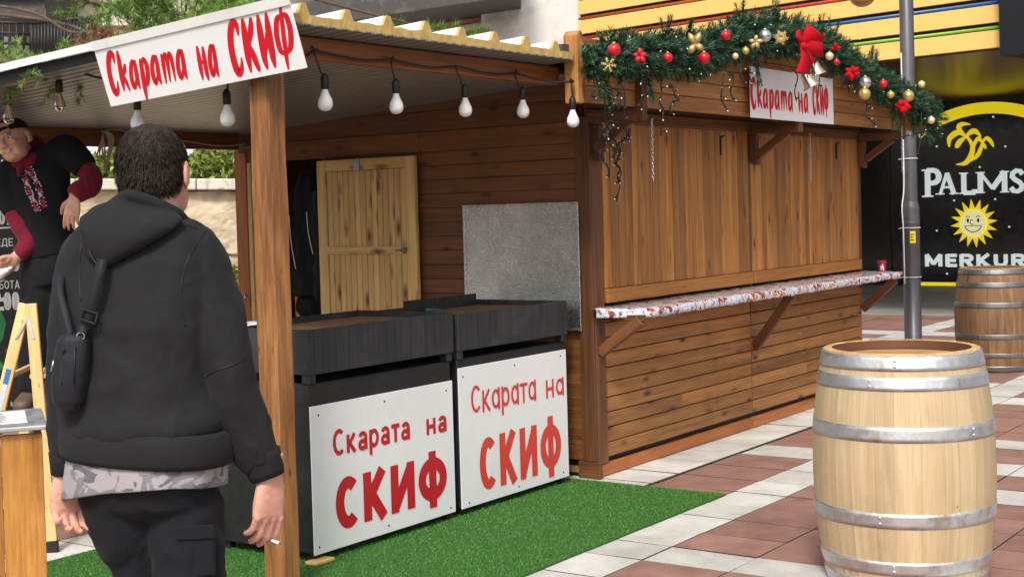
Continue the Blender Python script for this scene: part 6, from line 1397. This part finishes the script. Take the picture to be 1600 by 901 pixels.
b2_ = hp2+hl2+hr2+[limb([P2(27, 226, -.03), P2(36, 242, -.015), P2(47, 262, 0)], [.056, .058, .075]), loft([s2_(58, 262, 46, .08), s2_(66, 320, 42, .09), s2_(74, 390, 36, .09)], 24), limb([P2(103, 235), P2(140, 268, -.05), P2(146, 290, -.08), wl2], [.05, .042, .036, .027]),
    limb([P2(14, 290), P2(34, 345, -.05), P2(44, 375, -.1), wr2], [.05, .042, .036, .027]), limb([P2(64, 400), P2(58, 500, -.02), P2(52, 590, .02)], [.08, .06, .042]), limb([P2(88, 400), P2(92, 500, .02), P2(90, 590, .05)], [.08, .06, .042])]
for u, v, bb in ((48, 622, .0), (90, 622, .04)): p = P2(u, v, bb); b2_ += [ell(p-FH*.04-ZZ*.008, FH*.09, RH*.034, ZZ*.028, 16), limb([P2(u+3, v-40, bb), p], [.036, .034])]
bd2 = fuse('body', b2_, .0035, 4, None, 'skin', lm); face(bd2, ey2)
f2 = MB(); f2.tube([Vector(p) for p in cr([tuple(HP2(.094, a*.022, -.0615-.004*a)) for a in (-1, -.4, .3, 1)], 4)], .0026, 6); f2.build('mouth', 'lip', bd2)
hc_ = [ell(HP2(-.02, 0, .045), hf2*.1, hf2.cross(hup)*.082, hup*.078, 24)]
cpz = fuse('cap', [ell(HP2(-.012, 0, .055), hf2*.103, hf2.cross(hup)*.084, hup*.062, 24), ell(HP2(.09, 0, .05), hf2*.05, hf2.cross(hup)*.06, hup*.008, 20)], .005, 4, None, 'tee', lm)
M['stub'] = None
tee = [limb([P2(50, 250, .0), P2(92, 240, .0)], [.062, .075], 16), loft([s2_(47, 246, 22, .06, 2), s2_(52, 250, 46, .08, 2), s2_(58, 268, 53, .105), s2_(63, 310, 46, .115), s2_(70, 360, 42, .12), s2_(76, 396, 41, .122), s2_(77, 402, 40, .118)], 30, True),
    limb([P2(84, 244, .0), P2(103, 236, -.01), P2(122, 250, -.035), P2(134, 263, -.045)], [.08, .083, .074, .066], 18), limb([P2(26, 262, .0), P2(13, 288, -.01), P2(20, 316, -.03), P2(26, 328, -.035)], [.074, .078, .07, .062], 18)]
to = fuse('shirt', tee, .009, 5, wrinkle(.011, 7.5, 14), 'tee', lm)
slv = [limb([P2(108, 240, -.01), P2(128, 258, -.04), P2(143, 276, -.06), P2(141, 288, -.085), P2(126, 297, -.13), P2(117, 305, -.155)], [.055, .055, .056, .054, .048, .038], 18), limb([P2(15, 296, -.01), P2(26, 334, -.04), P2(40, 362, -.07), P2(44, 380, -.095), P2(35, 392, -.122), P2(28, 399, -.136)], [.056, .057, .058, .054, .047, .04], 18),
    loft([(P2(47, 262, -.01), tR*.082+ZZ*.02, FH*.088, 2), (P2(42, 254, -.015), tR*.088+ZZ*.022, FH*.09, 2), (P2(38, 246, -.01), tR*.082+ZZ*.024, FH*.08, 2), (P2(37, 250, .0), tR*.05, FH*.05, 2)], 24), ell(P2(51, 230, .06), tR*.06+ZZ*.02, FH*.06, tilt*.06, 16), ell(P2(40, 222, .09), tR*.055, FH*.05, tilt*.05, 16), limb([P2(31, 262, -.105), P2(29, 276, -.125)], [.022, .014], 10)]
so_ = fuse('hooded_top', slv, .008, 5, wrinkle(.015, 10, 5), 'maroon', lm)
tp2 = [loft([s2_(76, 388, 38, .112), s2_(77, 420, 40, .12), s2_(76, 445, 38, .11)], 26), limb([P2(63, 415, 0), P2(58, 500, -.02), P2(51, 612, .01)], [.092, .078, .068], 18), limb([P2(92, 415, 0), P2(94, 500, .02), P2(91, 612, .05)], [.092, .078, .068], 18)]
fuse('trousers', tp2, .009, 4, wrinkle(.010, 9, 3), 'trouser', lm)
M['boot'] = plain('brown_boot', S(96, 76, 62), .6)
for u, v, bb in ((48, 622, .0), (90, 622, .04)): 
    p = P2(u, v, bb); mb = MB(); v_, f_ = loft([(p-FH*a+ZZ*z, RH*x, ZZ*h, 2.6) for a, z, x, h in ((-.075, .0, .03, .035), (-.06, .002, .046, .05), (0, .005, .048, .052), (.08, -.008, .05, .04), (.15, -.018, .046, .03), (.18, -.022, .025, .02))], 18); mb.add(v_, f_, smooth=True); mb.build('shoe', 'boot', lm)
# embroidery: two bands of small stitched blocks on the chest
M['st_red'] = plain('stitch_red', S(196, 44, 74), .8); M['st_pink'] = plain('stitch_pink', S(226, 140, 160), .8); M['st_white'] = plain('stitch_white', S(216, 212, 206), .8); M['st_blue'] = plain('stitch_grey_blue', S(120, 140, 156), .8)
dg = bpy.context.evaluated_depsgraph_get(); tob = to.evaluated_get(dg); inv = to.matrix_world.inverted() if False else (root_mw(lm) @ to.matrix_parent_inverse).inverted()
mb = MB(); 
def stitch(u, v, s_, mi):
    o_ = inv @ CAM; d_ = (inv.to_3x3() @ ray(u, v)).normalized(); ok, loc, nor, _ = to.ray_cast(o_, d_)
    if not ok: return
    M3 = inv.inverted(); p = M3 @ loc; n = (M3.to_3x3() @ nor).normalized(); x = (tR-n*tR.dot(n)).normalized(); y = n.cross(x); mb.obox(p+n*.0006, (x+y)*.7*s_, (y-x)*.7*s_, n*.001, mi=mi)
for side in (-1, 1):
    for i in range(30):
        t = i/29; cu = 40+t*24+side*(6.0-1.2*math.cos(t*6)); cv = 262+t*64-side*3.2
        for j in range(-2, 3):
            k = random.random(); fl_ = abs(math.sin(t*math.pi*2.6+.5))
            if k < .28: continue
            stitch(cu+j*1.75*(.6+.7*fl_), cv-j*.45+random.uniform(-.4, .4), .0026, (0 if fl_ > .55 and abs(j) < 2 else (1 if k < .55 else 2)) if k < .9 else 3)
mb.build('embroidery', ['st_red', 'st_pink', 'st_white', 'st_blue'], to)
mb = MB()
# bulb in his hand
hb2 = P2(7, 424, -.19); axb = (-RH*.8-ZZ*.35).normalized()
ob_ = MB().lathe([(.0, -.05), (.012, -.048), (.0135, -.022), (.0145, -.012), (.019, .004), (.0275, .02), (.031, .036), (.0295, .05), (.022, .062), (.012, .069), (0, .071)], hb2, 20, 0, axb).build('light_bulb', 'bulbw'); tag(ob_, 'white opal light bulb held in the hand of the leaning person', 'light bulb')
MB().lathe([(.0, -.053), (.0135, -.05), (.0145, -.024)], hb2, 16, 0, axb).build('screw_base', 'hoop', ob_)
M['ring'] = plain('silver_ring', S(200, 196, 186), .25, .9)
rp = fl2[2][1].lerp(fl2[2][2], .45); rd = (fl2[2][2]-fl2[2][1]).normalized(); ra_ = rd.orthogonal().normalized(); rb_ = rd.cross(ra_)
MB().tube([rp+ra_*.0105*math.cos(a/8*math.pi)+rb_*.0105*math.sin(a/8*math.pi) for a in range(17)], .0022, 6, cap=False).build('ring', 'ring', bd2)
